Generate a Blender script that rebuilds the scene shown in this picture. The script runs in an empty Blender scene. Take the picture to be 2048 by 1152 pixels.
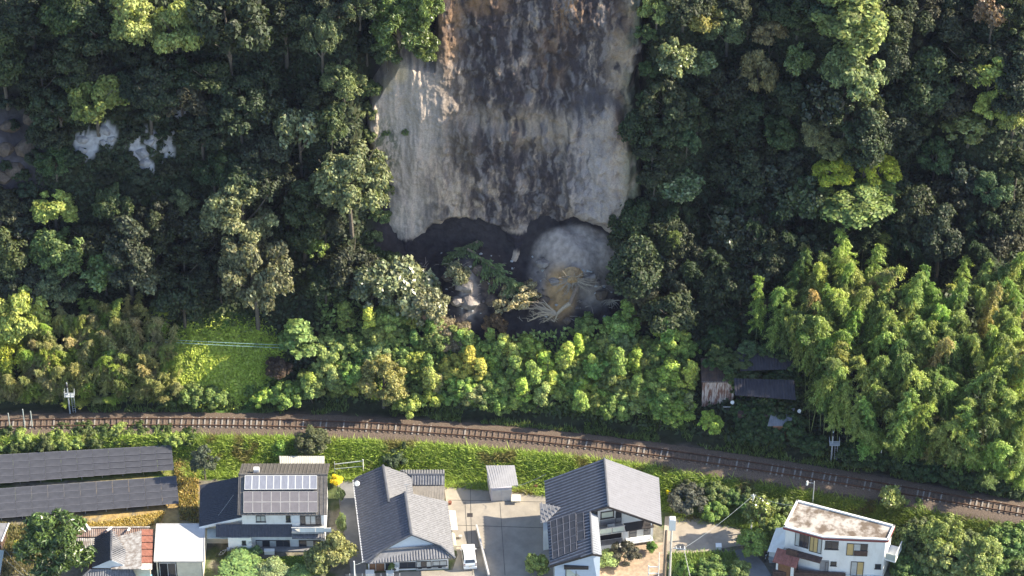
import bpy, bmesh, math, random
import numpy as np
from mathutils import Vector, Matrix
random.seed(7); np.random.seed(7)
S = bpy.context.scene
COL = S.collection

# ------------------------------------------------------------------ camera
F = 7000.0; TILT = math.radians(41); DIST = 390.0          # focal length in photo pixels, tilt, distance to the yard
FW = np.array([0, math.cos(TILT), -math.sin(TILT)]); UP = np.array([0, math.sin(TILT), math.cos(TILT)]); RT = np.array([1.0, 0, 0])
CAM = -DIST * (FW + (-(1040 - 576) / F) * UP)
cd = bpy.data.cameras.new('camera'); cam = bpy.data.objects.new('camera', cd); COL.objects.link(cam)
cam.location = CAM; cam.rotation_euler = (math.pi / 2 - TILT, 0, 0)
cd.sensor_width = 36; cd.lens = 36 * F / 2048; cd.clip_start = 5; cd.clip_end = 6000
S.camera = cam

# ------------------------------------------------------------------ daylight
SUN_EL = math.radians(33); SUN_AZ = math.radians(9)         # low sun from the right, a little behind the hill
sd = Vector((math.cos(SUN_EL) * math.cos(SUN_AZ), math.cos(SUN_EL) * math.sin(SUN_AZ), math.sin(SUN_EL)))
W = bpy.data.worlds.new('World'); S.world = W; W.use_nodes = True
nt = W.node_tree; bg = nt.nodes['Background']
sk = nt.nodes.new('ShaderNodeTexSky'); sk.sky_type = 'NISHITA'; sk.sun_disc = False
sk.sun_elevation = SUN_EL; sk.sun_rotation = math.pi / 2 - SUN_AZ; sk.air_density = 1.0; sk.dust_density = 1.0; sk.ozone_density = 1.5
nt.links.new(sk.outputs[0], bg.inputs[0]); bg.inputs[1].default_value = 0.135
sl = bpy.data.lights.new('sun', 'SUN'); sl.energy = 5.0; sl.angle = math.radians(0.5); sl.color = (1.0, 0.89, 0.70)
so = bpy.data.objects.new('sun', sl); COL.objects.link(so); so.rotation_euler = (-sd).to_track_quat('-Z', 'Y').to_euler(); so.location = (60, 0, 80)
S.view_settings.view_transform = 'Standard'; S.view_settings.look = 'None'; S.view_settings.gamma = 1; S.view_settings.use_curve_mapping = False
S.view_settings.exposure = 1.42
S.render.engine = 'CYCLES'
S.cycles.max_bounces = 5; S.cycles.diffuse_bounces = 3; S.cycles.transmission_bounces = 3; S.cycles.transparent_max_bounces = 6

# ------------------------------------------------------------------ helpers
def at(px, py, z):                                          # photo pixel -> point at height z
    r = FW + (px - 1024) / F * RT - (py - 576) / F * UP
    return CAM + (z - CAM[2]) / r[2] * r
def onplane(px, py, P, n):                                  # photo pixel -> point on a plane
    r = FW + (px - 1024) / F * RT - (py - 576) / F * UP
    return CAM + np.dot(np.asarray(P) - CAM, n) / np.dot(r, n) * r
def proj(X, Y, Z):
    vx = X - CAM[0]; vy = Y - CAM[1]; vz = Z - CAM[2]
    d = vy * FW[1] + vz * FW[2]
    return 1024 + F * vx / d, 576 - F * (vy * UP[1] + vz * UP[2]) / d, d
def ss(a, b, x): t = np.clip((x - a) / (b - a), 0, 1); return t * t * (3 - 2 * t)
def hsh(x, y, s):
    h = (x.astype(np.int64) * 374761393 + y.astype(np.int64) * 668265263 + s * 974711 + 1013904223) & 0xffffffff
    h = ((h ^ (h >> 13)) * 1274126177) & 0xffffffff
    h = ((h ^ (h >> 15)) * 2246822519) & 0xffffffff
    return ((h ^ (h >> 16)) & 0xffffff) / float(0xffffff)
def vn(x, y, s=0):
    x = np.asarray(x, float); y = np.asarray(y, float)
    xi = np.floor(x); yi = np.floor(y); fx = x - xi; fy = y - yi; fx = fx * fx * (3 - 2 * fx); fy = fy * fy * (3 - 2 * fy)
    a = hsh(xi, yi, s); b = hsh(xi + 1, yi, s); c = hsh(xi, yi + 1, s); d = hsh(xi + 1, yi + 1, s)
    return (a * (1 - fx) + b * fx) * (1 - fy) + (c * (1 - fx) + d * fx) * fy
def fbm(x, y, s=0, o=4):
    t = 0; a = .5; n = 0
    for k in range(o): t = t + a * vn(x * 2 ** k, y * 2 ** k, s + k * 17); n += a; a *= .5
    return t / n

ORG = {}
def origin(o): return ORG.get(o.name, np.zeros(3)) if o is not None else np.zeros(3)
def tag(o, label=None, cat=None, group=None, kind=None):
    if label: o['label'] = label
    if cat: o['category'] = cat
    if group: o['group'] = group
    if kind: o['kind'] = kind
    return o
def root(name, loc, label, cat, group=None):
    o = bpy.data.objects.new(name, None); COL.objects.link(o); o.location = tuple(loc); o.empty_display_size = .3
    ORG[o.name] = np.array(loc, float); return tag(o, label, cat, group)
def meshobj(name, V, Fc, m=None, parent=None, smooth=False, col=None, loc=None):
    """V (n,3) world coordinates, Fc list or (m,k) array"""
    V = np.asarray(V, float); o0 = origin(parent) if parent is not None else (np.asarray(loc, float) if loc is not None else np.zeros(3))
    me = bpy.data.meshes.new(name); V = V - o0
    if isinstance(Fc, np.ndarray):
        k = Fc.shape[1]; n = len(Fc)
        me.vertices.add(len(V)); me.vertices.foreach_set('co', V.astype(np.float32).ravel())
        me.loops.add(n * k); me.loops.foreach_set('vertex_index', Fc.astype(np.int32).ravel())
        me.polygons.add(n); me.polygons.foreach_set('loop_start', np.arange(0, n * k, k, dtype=np.int32))
        me.update(calc_edges=True)
    else: me.from_pydata([tuple(p) for p in V], [], Fc)
    if smooth: me.polygons.foreach_set('use_smooth', np.ones(len(me.polygons), bool))
    if col is not None:
        a = me.color_attributes.new('Col', 'FLOAT_COLOR', 'POINT'); c = np.ones((len(V), 4), np.float32); c[:, :3] = col; a.data.foreach_set('color', c.ravel())
    if m is not None: me.materials.append(m)
    o = bpy.data.objects.new(name, me); COL.objects.link(o)
    if parent is not None: o.parent = parent
    elif loc is not None: o.location = tuple(loc)
    ORG[o.name] = o0
    return o
def V3(*a): return np.array(a, float)
def unit(v): v = np.asarray(v, float); return v / (np.linalg.norm(v) + 1e-9)
class MB:
    def __init__(s): s.v = []; s.f = []
    def add(s, vs, fs):
        n = len(s.v); s.v += [tuple(p) for p in vs]; s.f += [tuple(i + n for i in f) for f in fs]; return s
    def box(s, x0, x1, y0, y1, z0, z1):
        return s.add([(x0, y0, z0), (x1, y0, z0), (x1, y1, z0), (x0, y1, z0), (x0, y0, z1), (x1, y0, z1), (x1, y1, z1), (x0, y1, z1)],
                     [(0, 3, 2, 1), (4, 5, 6, 7), (0, 1, 5, 4), (1, 2, 6, 5), (2, 3, 7, 6), (3, 0, 4, 7)])
    def obox(s, c, a, b, d):                                # centre and three half axes
        c, a, b, d = map(lambda q: np.asarray(q, float), (c, a, b, d))
        vs = [c - a - b - d, c + a - b - d, c + a + b - d, c - a + b - d, c - a - b + d, c + a - b + d, c + a + b + d, c - a + b + d]
        return s.add(vs, [(0, 3, 2, 1), (4, 5, 6, 7), (0, 1, 5, 4), (1, 2, 6, 5), (2, 3, 7, 6), (3, 0, 4, 7)])
    def bar(s, p, q, w, h=None):
        p = np.asarray(p, float); q = np.asarray(q, float); d = q - p; L = np.linalg.norm(d); d = d / L; h = h or w
        a = np.cross(d, (0, 0, 1.0)); a = unit(a) if np.linalg.norm(a) > .01 else V3(1, 0, 0); b = np.cross(a, d)
        return s.obox((p + q) / 2, d * L / 2, a * w / 2, b * h / 2)
    def tube(s, pts, r, r1=None, n=6):
        pts = [np.asarray(p, float) for p in pts]; k = len(pts); r1 = r if r1 is None else r1; base = len(s.v)
        for i, p in enumerate(pts):
            t = unit(pts[min(i + 1, k - 1)] - pts[max(i - 1, 0)]); a = np.cross(t, (0, 0, 1.0)); a = unit(a) if np.linalg.norm(a) > .05 else V3(1, 0, 0); b = np.cross(a, t)
            rr = r + (r1 - r) * i / max(1, k - 1)
            for j in range(n): w = 2 * math.pi * j / n; s.v.append(tuple(p + rr * (math.cos(w) * a + math.sin(w) * b)))
        for i in range(k - 1):
            for j in range(n): s.f.append((base + i * n + j, base + i * n + (j + 1) % n, base + (i + 1) * n + (j + 1) % n, base + (i + 1) * n + j))
        s.f.append(tuple(base + j for j in range(n))[::-1]); s.f.append(tuple(base + (k - 1) * n + j for j in range(n)))
        return s
    def prism(s, poly, vec):
        poly = [np.asarray(p, float) for p in poly]; n = len(poly); vec = np.asarray(vec, float); base = len(s.v)
        s.v += [tuple(p) for p in poly] + [tuple(p + vec) for p in poly]
        s.f.append(tuple(base + i for i in range(n))); s.f.append(tuple(base + n + i for i in range(n))[::-1])
        for i in range(n): j = (i + 1) % n; s.f.append((base + i, base + n + i, base + n + j, base + j))
        return s
    def build(s, name, m, parent=None, smooth=False, loc=None):
        o = meshobj(name, s.v, s.f, m, parent, smooth, None, loc)
        bm = bmesh.new(); bm.from_mesh(o.data); bmesh.ops.recalc_face_normals(bm, faces=bm.faces); bm.to_mesh(o.data); bm.free()
        return o
def copy_tree(o, loc=None, scale=None, rz=None, color=None, label=None, group=None, kids=True, name=None):
    c = o.copy(); COL.objects.link(c)
    if name: c.name = name
    if loc is not None: c.location = tuple(loc)
    if scale is not None: c.scale = scale
    if rz is not None: c.rotation_euler = (0, 0, rz) if np.isscalar(rz) else rz
    if label: c['label'] = label
    if group: c['group'] = group
    if color is not None: c.color = (*color, 1)
    for ch in list(o.children):
        d = ch.copy(); COL.objects.link(d); d.parent = c
        if color is not None: d.color = (*color, 1)
        for g in list(ch.children): e = g.copy(); COL.objects.link(e); e.parent = d
    return c

# ------------------------------------------------------------------ materials
def mat(name, c, rough=.75, var=.18, scale=2.0, bump=.0, bscale=12., spec=.3, metal=0., c2=None, stretch=None, fac=(.35, .65)):
    m = bpy.data.materials.new(name); m.use_nodes = True; n = m.node_tree.nodes; l = m.node_tree.links; p = n['Principled BSDF']
    p.inputs['Roughness'].default_value = rough; p.inputs['Metallic'].default_value = metal; p.inputs['Specular IOR Level'].default_value = spec
    tc = n.new('ShaderNodeTexCoord'); src = tc.outputs['Object']
    if stretch:
        mp = n.new('ShaderNodeMapping'); mp.inputs['Scale'].default_value = stretch; l.new(src, mp.inputs[0]); src = mp.outputs[0]
    nz = n.new('ShaderNodeTexNoise'); nz.inputs['Scale'].default_value = scale; nz.inputs['Detail'].default_value = 6; nz.inputs['Roughness'].default_value = .65; l.new(src, nz.inputs[0])
    rp = n.new('ShaderNodeValToRGB'); e = rp.color_ramp.elements; e[0].position, e[1].position = fac
    c = np.array(c); a = c * (1 - var); b = np.clip(c * (1 + var), 0, 1)
    if c2 is not None: a = np.array(c2); b = c
    e[0].color = (*a, 1); e[1].color = (*b, 1); l.new(nz.outputs['Fac'], rp.inputs[0]); l.new(rp.outputs[0], p.inputs['Base Color'])
    if bump:
        n2 = n.new('ShaderNodeTexNoise'); n2.inputs['Scale'].default_value = bscale; n2.inputs['Detail'].default_value = 4; l.new(src, n2.inputs[0])
        bp = n.new('ShaderNodeBump'); bp.inputs['Strength'].default_value = bump; bp.inputs['Distance'].default_value = .1; l.new(n2.outputs['Fac'], bp.inputs['Height']); l.new(bp.outputs[0], p.inputs['Normal'])
    return m
def vmat(name, rough=.9, fine=9., amt=.5, bump=.6, bscale=6.):       # colour comes from the mesh, broken up by fine noise
    m = bpy.data.materials.new(name); m.use_nodes = True; n = m.node_tree.nodes; l = m.node_tree.links; p = n['Principled BSDF']
    p.inputs['Roughness'].default_value = rough; p.inputs['Specular IOR Level'].default_value = .15
    at_ = n.new('ShaderNodeAttribute'); at_.attribute_name = 'Col'; tc = n.new('ShaderNodeTexCoord')
    nz = n.new('ShaderNodeTexNoise'); nz.inputs['Scale'].default_value = fine; nz.inputs['Detail'].default_value = 5; l.new(tc.outputs['Object'], nz.inputs[0])
    mr = n.new('ShaderNodeMapRange'); mr.inputs[1].default_value = .3; mr.inputs[2].default_value = .7; mr.inputs[3].default_value = 1 - amt; mr.inputs[4].default_value = 1 + amt; l.new(nz.outputs['Fac'], mr.inputs[0])
    mx = n.new('ShaderNodeVectorMath'); mx.operation = 'SCALE'; l.new(at_.outputs['Color'], mx.inputs[0]); l.new(mr.outputs[0], mx.inputs['Scale']); l.new(mx.outputs[0], p.inputs['Base Color'])
    if bump:
        n2 = n.new('ShaderNodeTexNoise'); n2.inputs['Scale'].default_value = bscale; n2.inputs['Detail'].default_value = 6; l.new(tc.outputs['Object'], n2.inputs[0])
        bp = n.new('ShaderNodeBump'); bp.inputs['Strength'].default_value = bump; bp.inputs['Distance'].default_value = .3; l.new(n2.outputs['Fac'], bp.inputs['Height']); l.new(bp.outputs[0], p.inputs['Normal'])
    return m
def leafmat(name, trans=.3, rough=.5, spec=.35):                    # tint = the plant's own colour, varied leaf by leaf
    m = bpy.data.materials.new(name); m.use_nodes = True; n = m.node_tree.nodes; l = m.node_tree.links; p = n['Principled BSDF']; out = n['Material Output']
    p.inputs['Roughness'].default_value = rough; p.inputs['Specular IOR Level'].default_value = spec
    oi = n.new('ShaderNodeObjectInfo'); a = n.new('ShaderNodeAttribute'); a.attribute_name = 'Col'
    mx = n.new('ShaderNodeVectorMath'); mx.operation = 'MULTIPLY'; l.new(oi.outputs['Color'], mx.inputs[0]); l.new(a.outputs['Color'], mx.inputs[1]); l.new(mx.outputs[0], p.inputs['Base Color'])
    tr = n.new('ShaderNodeBsdfTranslucent'); sc = n.new('ShaderNodeVectorMath'); sc.operation = 'MULTIPLY'; sc.inputs[1].default_value = (1.15, 1.25, .55); l.new(mx.outputs[0], sc.inputs[0]); l.new(sc.outputs[0], tr.inputs[0])
    ms = n.new('ShaderNodeMixShader'); ms.inputs[0].default_value = trans; l.new(p.outputs[0], ms.inputs[1]); l.new(tr.outputs[0], ms.inputs[2]); l.new(ms.outputs[0], out.inputs[0])
    return m
# ------------------------------------------------------------------ the land: yard level, embankment, track shelf, old talus slope, bluff
_tp = np.array([at(*p, 2.5)[:2] for p in [(0, 848), (200, 845), (400, 843), (600, 848), (800, 857), (1000, 870), (1200, 891), (1400, 916), (1600, 946), (1800, 981), (2048, 1022)]])
_tc = np.polyfit(_tp[:, 0], _tp[:, 1], 4)
def TY(X):
    X = np.asarray(X, float); Xc = np.clip(X, -60, 58)
    return np.polyval(_tc, Xc) + np.where(X > 58, (X - 58) * -.33, 0) + np.where(X < -60, (X + 60) * -.03, 0)
TALUS_X0, TALUS_X1 = -17.0, 14.6
def land(X, Y):
    ty = TY(X); d = Y - ty
    foot = -3.7 - 1.9 * ss(-37, -34, X)
    z = 2.2 * ss(0, 1, (d - foot) / (-2.3 - foot) * .9 + .05) * (d > foot - .5)
    z = np.where(d > -2.3, 2.2, z)
    y0 = ty + 3.2
    Yh = 29.0 + 0 * X + 1.2 * (vn(X * .12, X * 0 + 3, 5) - .5)
    # spurs stand forward, gullies lie back
    sp = 3.2 * np.exp(-((X - 38) / 4.5) ** 2) + 2.2 * np.exp(-((X + 43) / 5) ** 2) + 2.0 * np.exp(-((X + 31) / 4) ** 2) + 2.6 * np.exp(-((X - 17.5) / 2.6) ** 2) + 2.0 * np.exp(-((X + 19.5) / 3.) ** 2) \
        - 2.4 * np.exp(-((X - 26) / 4) ** 2) - 2.5 * np.exp(-((X - 47) / 3.5) ** 2) - 2.5 * np.exp(-((X + 57) / 4) ** 2) - 1.5 * np.exp(-((X + 26) / 2) ** 2) + 2 * np.exp(-((X - 55) / 3) ** 2)
    m = ss(-18.0, -16.0, X) * (1 - ss(14.0, 16.0, X))
    Yh = Yh - sp * (1 - m) + 3.4 * m
    t = np.clip((Y - y0) / (29.0 - y0), 0, 1.4)
    low = 2.3 + 12.2 * t + .9 * (fbm(X * .25, Y * .25, 9, 3) - .5) * np.clip(t * 6, 0, 1)
    z = np.where(Y > y0, low, z + 0)
    e = Y - Yh; st = 1.75 * (np.sqrt(e * e + 2.0) + e) / 2
    z = z + np.where(Y > y0, st, 0)
    z = np.where(z > 58, 58 + 14 * np.tanh((z - 58) / 30), z)
    rough = (fbm(X * .45, Y * .45, 21, 3) - .5) * 1.6 * ss(2, 10, d)
    z = z + rough
    # debris heaps against the foot of the scar
    z = z + m * (2.5 * np.exp(-(((X - 7.2) / 3.5) ** 2 + ((Y - 27.6) / 3.2) ** 2)) + 1.2 * np.exp(-(((X + 5.0) / 2.2) ** 2 + ((Y - 26.5) / 3) ** 2))
                 - 1.5 * np.exp(-(((X + .3) / 2.4) ** 2 + ((Y - 28) / 4) ** 2)) - 1.3 * np.exp(-(((X + 6) / 5) ** 2 + ((Y - 30.2) / 1.2) ** 2)) - 2.2 * np.exp(-(((X + 11.5) / 3.6) ** 2 + ((Y - 29.6) / 1.8) ** 2)) + .8 * np.exp(-(((X + 5.2) / 1.5) ** 2 + ((Y - 25.5) / 2.2) ** 2)) - 1.2 * np.exp(-(((X - 12) / 2) ** 2 + ((Y - 26) / 3) ** 2)))
    z = z + (fbm(X * .8, Y * .8, 2, 3) - .5) * .14 * (d < -2.4) * (d > foot)
    return z
def cliff_y(X, Z): return 30.0 + .36 * (Z - 15) - .05 * X
xs = np.concatenate([np.arange(-150, -72, 3.0), np.arange(-72, 72.01, .3), np.arange(75, 151, 3.0)])
ys = np.concatenate([np.arange(-90, -16, 4.0), np.arange(-16, 22, .3), np.arange(22, 34, .22), np.arange(34, 48, .12), np.arange(48, 62, .4), np.arange(62, 150, 4.0)])
GX, GY = np.meshgrid(xs, ys); GZ = land(GX, GY)
nx, ny = len(xs), len(ys)
PX, PY, PD = proj(GX, GY, GZ)
def el(cx, cy, rx, ry, x=None, y=None, soft=.5):
    x = PX if x is None else x; y = PY if y is None else y
    return 1 - ss(1 - soft, 1 + soft, np.sqrt(((x - cx) / rx) ** 2 + ((y - cy) / ry) ** 2))
n1 = fbm(GX * .5, GY * .5, 31, 4); n2 = fbm(GX * 1.7, GY * 1.7, 37, 3)
def mixc(C, c, w): return C * (1 - w[..., None]) + np.array(c) * w[..., None]
D_ = GY - TY(GX)
Ccol = np.ones(GX.shape + (3,)) * np.array((.135, .125, .10))
Ccol = mixc(Ccol, (.19, .17, .125), ss(.4, .65, n1))
Ccol = mixc(Ccol, (.07, .095, .03), ss(.5, .62, fbm(GX * .35, GY * .35, 77, 4)) * .9)
Ccol = mixc(Ccol, (.10, .16, .03), ((D_ > -6.5 - .8 * n1) & (D_ < -2.1)).astype(float))
Ccol = mixc(Ccol, (.085, .068, .055), ((D_ > -2.4) & (D_ < 3.0)).astype(float))
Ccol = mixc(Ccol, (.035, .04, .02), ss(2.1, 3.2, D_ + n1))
Ccol = mixc(Ccol, (.30, .21, .09), el(300, 1000, 130, 50) * ss(.3, .5, n1))
Ccol = mixc(Ccol, (.36, .25, .10), el(250, 1042, 130, 22) * ss(.35, .5, n2))
Ccol = mixc(Ccol, (.10, .20, .03), el(440, 735, 110, 95))
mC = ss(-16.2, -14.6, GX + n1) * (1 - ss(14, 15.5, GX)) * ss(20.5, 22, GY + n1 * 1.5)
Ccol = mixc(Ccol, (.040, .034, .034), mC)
Ccol = mixc(Ccol, (.36, .30, .255), np.clip(el(1150, 508, 82, 56, soft=.12) * mC, 0, 1))
Ccol = mixc(Ccol, (.20, .165, .145), np.clip(el(1085, 560, 25, 60) * mC, 0, 1))
Ccol = mixc(Ccol, (.40, .25, .12), np.clip(el(1120, 585, 28, 48) * mC * 1.2, 0, 1))
Ccol = mixc(Ccol, (.22, .185, .155), np.clip(el(1190, 575, 35, 38) * mC, 0, 1))
Ccol = mixc(Ccol, (.26, .23, .21), np.clip(el(938, 585, 20, 50) * mC * ss(.3, .55, n2), 0, 1))
Ccol = mixc(Ccol, (.12, .09, .07), np.clip(el(975, 590, 24, 50) * mC * ss(.4, .6, n2), 0, 1))
rock = np.clip(el(172, 292, 24, 30) * ss(.36, .5, n2 + .1) + el(216, 270, 20, 22) + el(300, 300, 46, 44) * ss(.44, .54, n2) + el(362, 228, 14, 11) * ss(.4, .55, n2), 0, 1)
Ccol = mixc(Ccol, (.40, .385, .39), ss(.3, .6, rock * (.6 + .8 * n2)))
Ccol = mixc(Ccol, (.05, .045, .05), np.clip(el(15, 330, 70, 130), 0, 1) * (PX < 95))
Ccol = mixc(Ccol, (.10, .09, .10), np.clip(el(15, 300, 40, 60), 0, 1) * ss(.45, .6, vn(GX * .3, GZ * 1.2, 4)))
ii = np.arange(nx * ny).reshape(ny, nx)
quads = np.stack([ii[:-1, :-1], ii[:-1, 1:], ii[1:, 1:], ii[1:, :-1]], -1).reshape(-1, 4)
M_land = vmat('soil_and_litter', amt=.28, fine=1.6, bump=.6, bscale=1.6)
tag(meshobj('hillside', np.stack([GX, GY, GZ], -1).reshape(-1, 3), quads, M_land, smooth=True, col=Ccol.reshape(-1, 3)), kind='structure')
M_far = mat('far_ground', (.09, .10, .05), var=.4, scale=.05)
MBg = MB().box(-600, 600, -500, 480, -4, -2.5); tag(MBg.build('ground', M_far), kind='structure')

# ------------------------------------------------------------------ the scar: bare cliff sheet
cx_ = np.arange(-19, 17.5, .09); ct = np.arange(0, 1.0001, 1 / 460.)
U, T = np.meshgrid(cx_, ct)
ledge = 1 - ss(-8.9, -7.6, U + .5 * (vn(U * 2, T * 0, 3) - .5))                # the left part ends at a lip
ztop = 54 + (34.6 - 54) * ledge + ledge * (np.clip(U + 12.6, 0, 4) * -.12 - np.clip(-12.6 - U, 0, 8) * 1.35 + .8 * (fbm(U * 1.2, U * 0, 8, 3) - .5))
Zr = 9 + 49 * T; ov = np.clip(Zr - ztop, 0, 99); Z = np.minimum(Zr, ztop)
Y = cliff_y(U, Z)
fl = fbm(U * .9, Z * .16, 41, 4) - .5; fl2 = fbm(U * 3.2, Z * .55, 47, 3) - .5; fl3 = fbm(U * .25, Z * .12, 51, 2) - .5
fl4 = fbm(U * .55 + Z * .1, Z * .7, 55, 4) - .5; fl5 = fbm(U * 2.4, Z * 2.0, 57, 4) - .5
Y = Y + .75 * fl + .22 * fl2 + 1.8 * fl3 + 1.1 * fl4 * (.35 + .65 * ss(-9, -6, U)) + .5 * fl5 * (.5 + .5 * ss(-9, -6, U))
cpx, cpy, _ = proj(U, Y, Z)
Y = Y - .9 * np.clip(1 - ss(.85, 1.0, np.sqrt(((cpx - 1195) / 72) ** 2 + ((cpy - 330) / 150) ** 2)), 0, 1)      # slumped slab with an arched crest on the right
Y = Y + 1.0 * ss(0, 1, (Z - 27.5) / 1.0) * ss(-8, -5, U) * (1 - ss(5.5, 7, U)) * .6
Y = Y + np.minimum(ov, 9) * .75; Z = Z + np.minimum(ov, 9) * .3
cpx, cpy, _ = proj(U, Y, Z); cpx = cpx + 18 * (fbm(U * .9, Z * .9, 301, 3) - .5); cpy = cpy + 20 * (fbm(U * 1.1 + 9, Z * .8, 303, 4) - .5); Y = Y + 2.0 * np.clip(el(928, 500, 84, 54, x=cpx, y=cpy, soft=.25) + el(1150, 535, 104, 86, x=cpx, y=cpy, soft=.2), 0, 1)
edL = 1 - ss(-17.0, -15.2, U + 2.6 * (fbm(Z * .35 + U * .2, U * .5, 6, 4) - .5)); edR = ss(13.6, 15.2, U + 2.6 * (fbm(Z * .35 + U * .2, U * .5, 16, 4) - .5))
Y = Y + 3.5 * (edL + edR) ** 1.5
cpx, cpy, _ = proj(U, Y, Z); wpx = cpx + 18 * (fbm(U * .9, Z * .9, 301, 3) - .5); wpy = cpy + 20 * (fbm(U * 1.1 + 9, Z * .8, 303, 4) - .5)
E_ = lambda *a, **k: el(*a, x=cpx, y=cpy, **k)
w1_ = U + .9 * (fbm(U * 1.1, Z * .9, 211, 3) - .5); w2_ = Z + 1.2 * (fbm(U * 1.1, Z * .9, 213, 3) - .5)
st = fbm(w1_ * 2.6, w2_ * .6, 61, 5); st2 = fbm(w1_ * 6, w2_ * 2.6, 67, 4); blot = fbm(w1_ * .7, w2_ * .5, 71, 5); drip_ = fbm(w1_ * 2.5, w2_ * .3, 97, 5)
C = np.ones(U.shape + (3,)) * np.array((.34, .27, .22))
C = mixc(C, (.40, .335, .285), ss(.4, .65, blot))
C = mixc(C, (.24, .205, .185), ss(.42, .72, drip_) * .55)
C = mixc(C, (.30, .225, .165), ss(.45, .7, fbm(U * .5, Z * .3, 99, 3)) * .45)
wu = U + 1.1 * (fbm(U * .8, Z * .8, 201, 3) - .5) + .35 * (fbm(U * 3, Z * 3, 203, 2) - .5); wz = Z + 1.6 * (fbm(U * .8, Z * .8, 205, 3) - .5) + .5 * (fbm(U * 3, Z * 3, 207, 2) - .5)
iso = fbm(wu * .9, wz * .6, 91, 6); iso2 = fbm(wu * 3.1, wz * 1.7, 93, 5); drip = fbm(wu * 2.6, wz * .32, 95, 5)
dark = np.clip(E_(1030, 130, 170, 120, soft=.8) + E_(970, 50, 100, 60, soft=.8) + E_(1150, 50, 150, 70, soft=.8) * .95 + E_(1240, 20, 70, 60) + E_(975, 290, 85, 50, soft=.9) * .9 + E_(1075, 350, 120, 70, soft=.9) * .9 + E_(930, 160, 50, 150, soft=.9) * .5 + E_(1000, 410, 150, 50, soft=.9) * .55 + E_(1100, 190, 110, 55, soft=.8) * .6 + E_(1200, 130, 60, 90, soft=.9) * .5 + E_(890, 90, 30, 120, soft=.9) * .6 + E_(1010, 240, 170, 190, soft=.9) * .22, 0, 1.25)
tone = 1.05 - dark * .88 + (iso - .5) * 1.5 + (blot - .5) * .8 + (drip - .5) * (.45 + 1.5 * np.clip(dark, 0, 1)) + (iso2 - .5) * (.2 + .55 * np.clip(dark, 0, 1)) + (st2 - .5) * (.15 + .35 * np.clip(dark, 0, 1))
rt = [0, .22, .42, .62, .85, 1.1]; rc = [(.028, .023, .027), (.065, .053, .053), (.135, .105, .09), (.245, .185, .14), (.39, .295, .215), (.48, .37, .27)]
C = C * .08 + .92 * np.stack([np.interp(tone, rt, [q[k] for q in rc]) for k in range(3)], -1)
dm = ss(.5, .15, tone) if False else 1 - ss(.15, .5, tone)
speck = ss(.62, .72, st2) * ss(.05, .5, dark + .25 * E_(1000, 300, 240, 260))
C = mixc(C, (.07, .06, .064), speck * .5)
C = mixc(C, (.40, .36, .34), ss(.52, .72, fbm(wu * 2.2, wz * .8, 83, 5)) * ss(.2, .6, dark) * .3)
C = mixc(C, (.22, .135, .08), np.clip(E_(900, 50, 26, 70) + E_(965, 8, 50, 22) + E_(1140, 30, 40, 40) * ss(.45, .6, st2) + E_(1245, 60, 28, 50) * .55 + E_(1105, 110, 25, 60, soft=.9) * .7, 0, 1) * ss(.30, .62, iso * .6 + drip * .4))
C = mixc(C, (.22, .125, .07), np.clip(E_(1247, 235, 20, 48, soft=.9) * 1.3, 0, 1) * ss(.3, .6, drip) * .8)
C = mixc(C, (.38, .29, .20), np.clip(E_(1245, 130, 30, 80, soft=.9) * .7 * ss(.3, .6, iso) + (E_(1100, 262, 80, 34, soft=.95) + .7 * E_(990, 235, 60, 22, soft=.9)) * ss(.3, .6, iso * .5 + drip * .5) * .7 + E_(890, 300, 60, 200) * .45 * st, 0, 1))
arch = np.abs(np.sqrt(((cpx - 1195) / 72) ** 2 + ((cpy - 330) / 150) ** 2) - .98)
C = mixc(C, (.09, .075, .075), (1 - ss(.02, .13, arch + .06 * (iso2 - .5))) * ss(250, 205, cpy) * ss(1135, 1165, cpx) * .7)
C = mixc(C, (.37, .325, .30), np.clip(E_(1185, 380, 45, 150, soft=.9) * (1 - dm * .5) * .7, 0, 1))
C = mixc(C, (.42, .36, .31), np.clip(E_(820, 230, 70, 110) * .7 + E_(800, 420, 60, 90) * .5, 0, 1))
C = mixc(C, (.52, .40, .26), np.clip(E_(800, 145, 16, 20) + E_(770, 172, 14, 14), 0, 1))
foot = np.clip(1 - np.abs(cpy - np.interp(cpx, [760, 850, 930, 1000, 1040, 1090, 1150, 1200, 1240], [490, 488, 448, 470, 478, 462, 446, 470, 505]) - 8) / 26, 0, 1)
C = mixc(C, (.035, .03, .035), ss(.1, .5, foot * (.6 + .8 * st2)))  # dark soil line at the foot, also painting the crevice shade
C = mixc(C, (.030, .025, .027), np.clip(el(928, 496, 84, 52, x=wpx, y=wpy, soft=.12) + el(1150, 530, 104, 84, x=wpx, y=wpy, soft=.1), 0, 1))  # shade of the two arched hollows painted into the colour
C = mixc(C, (.09, .11, .06), np.clip(E_(1290, 300, 40, 350) * ss(.4, .6, blot) + E_(770, 300, 28, 60) * ss(.4, .6, st2), 0, 1) * .8)
nn = len(cx_); jj = np.arange(U.size).reshape(U.shape)
cq = np.stack([jj[:-1, :-1], jj[:-1, 1:], jj[1:, 1:], jj[1:, :-1]], -1).reshape(-1, 4)
M_cliff = vmat('bare_cliff', amt=.16, fine=7., bump=.55, bscale=2.2)
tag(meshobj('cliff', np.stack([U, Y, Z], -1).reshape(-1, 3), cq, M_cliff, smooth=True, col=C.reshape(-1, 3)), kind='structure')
CLX, CLY, CLZ, CLPX, CLPY = U, Y, Z, cpx, cpy

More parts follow.
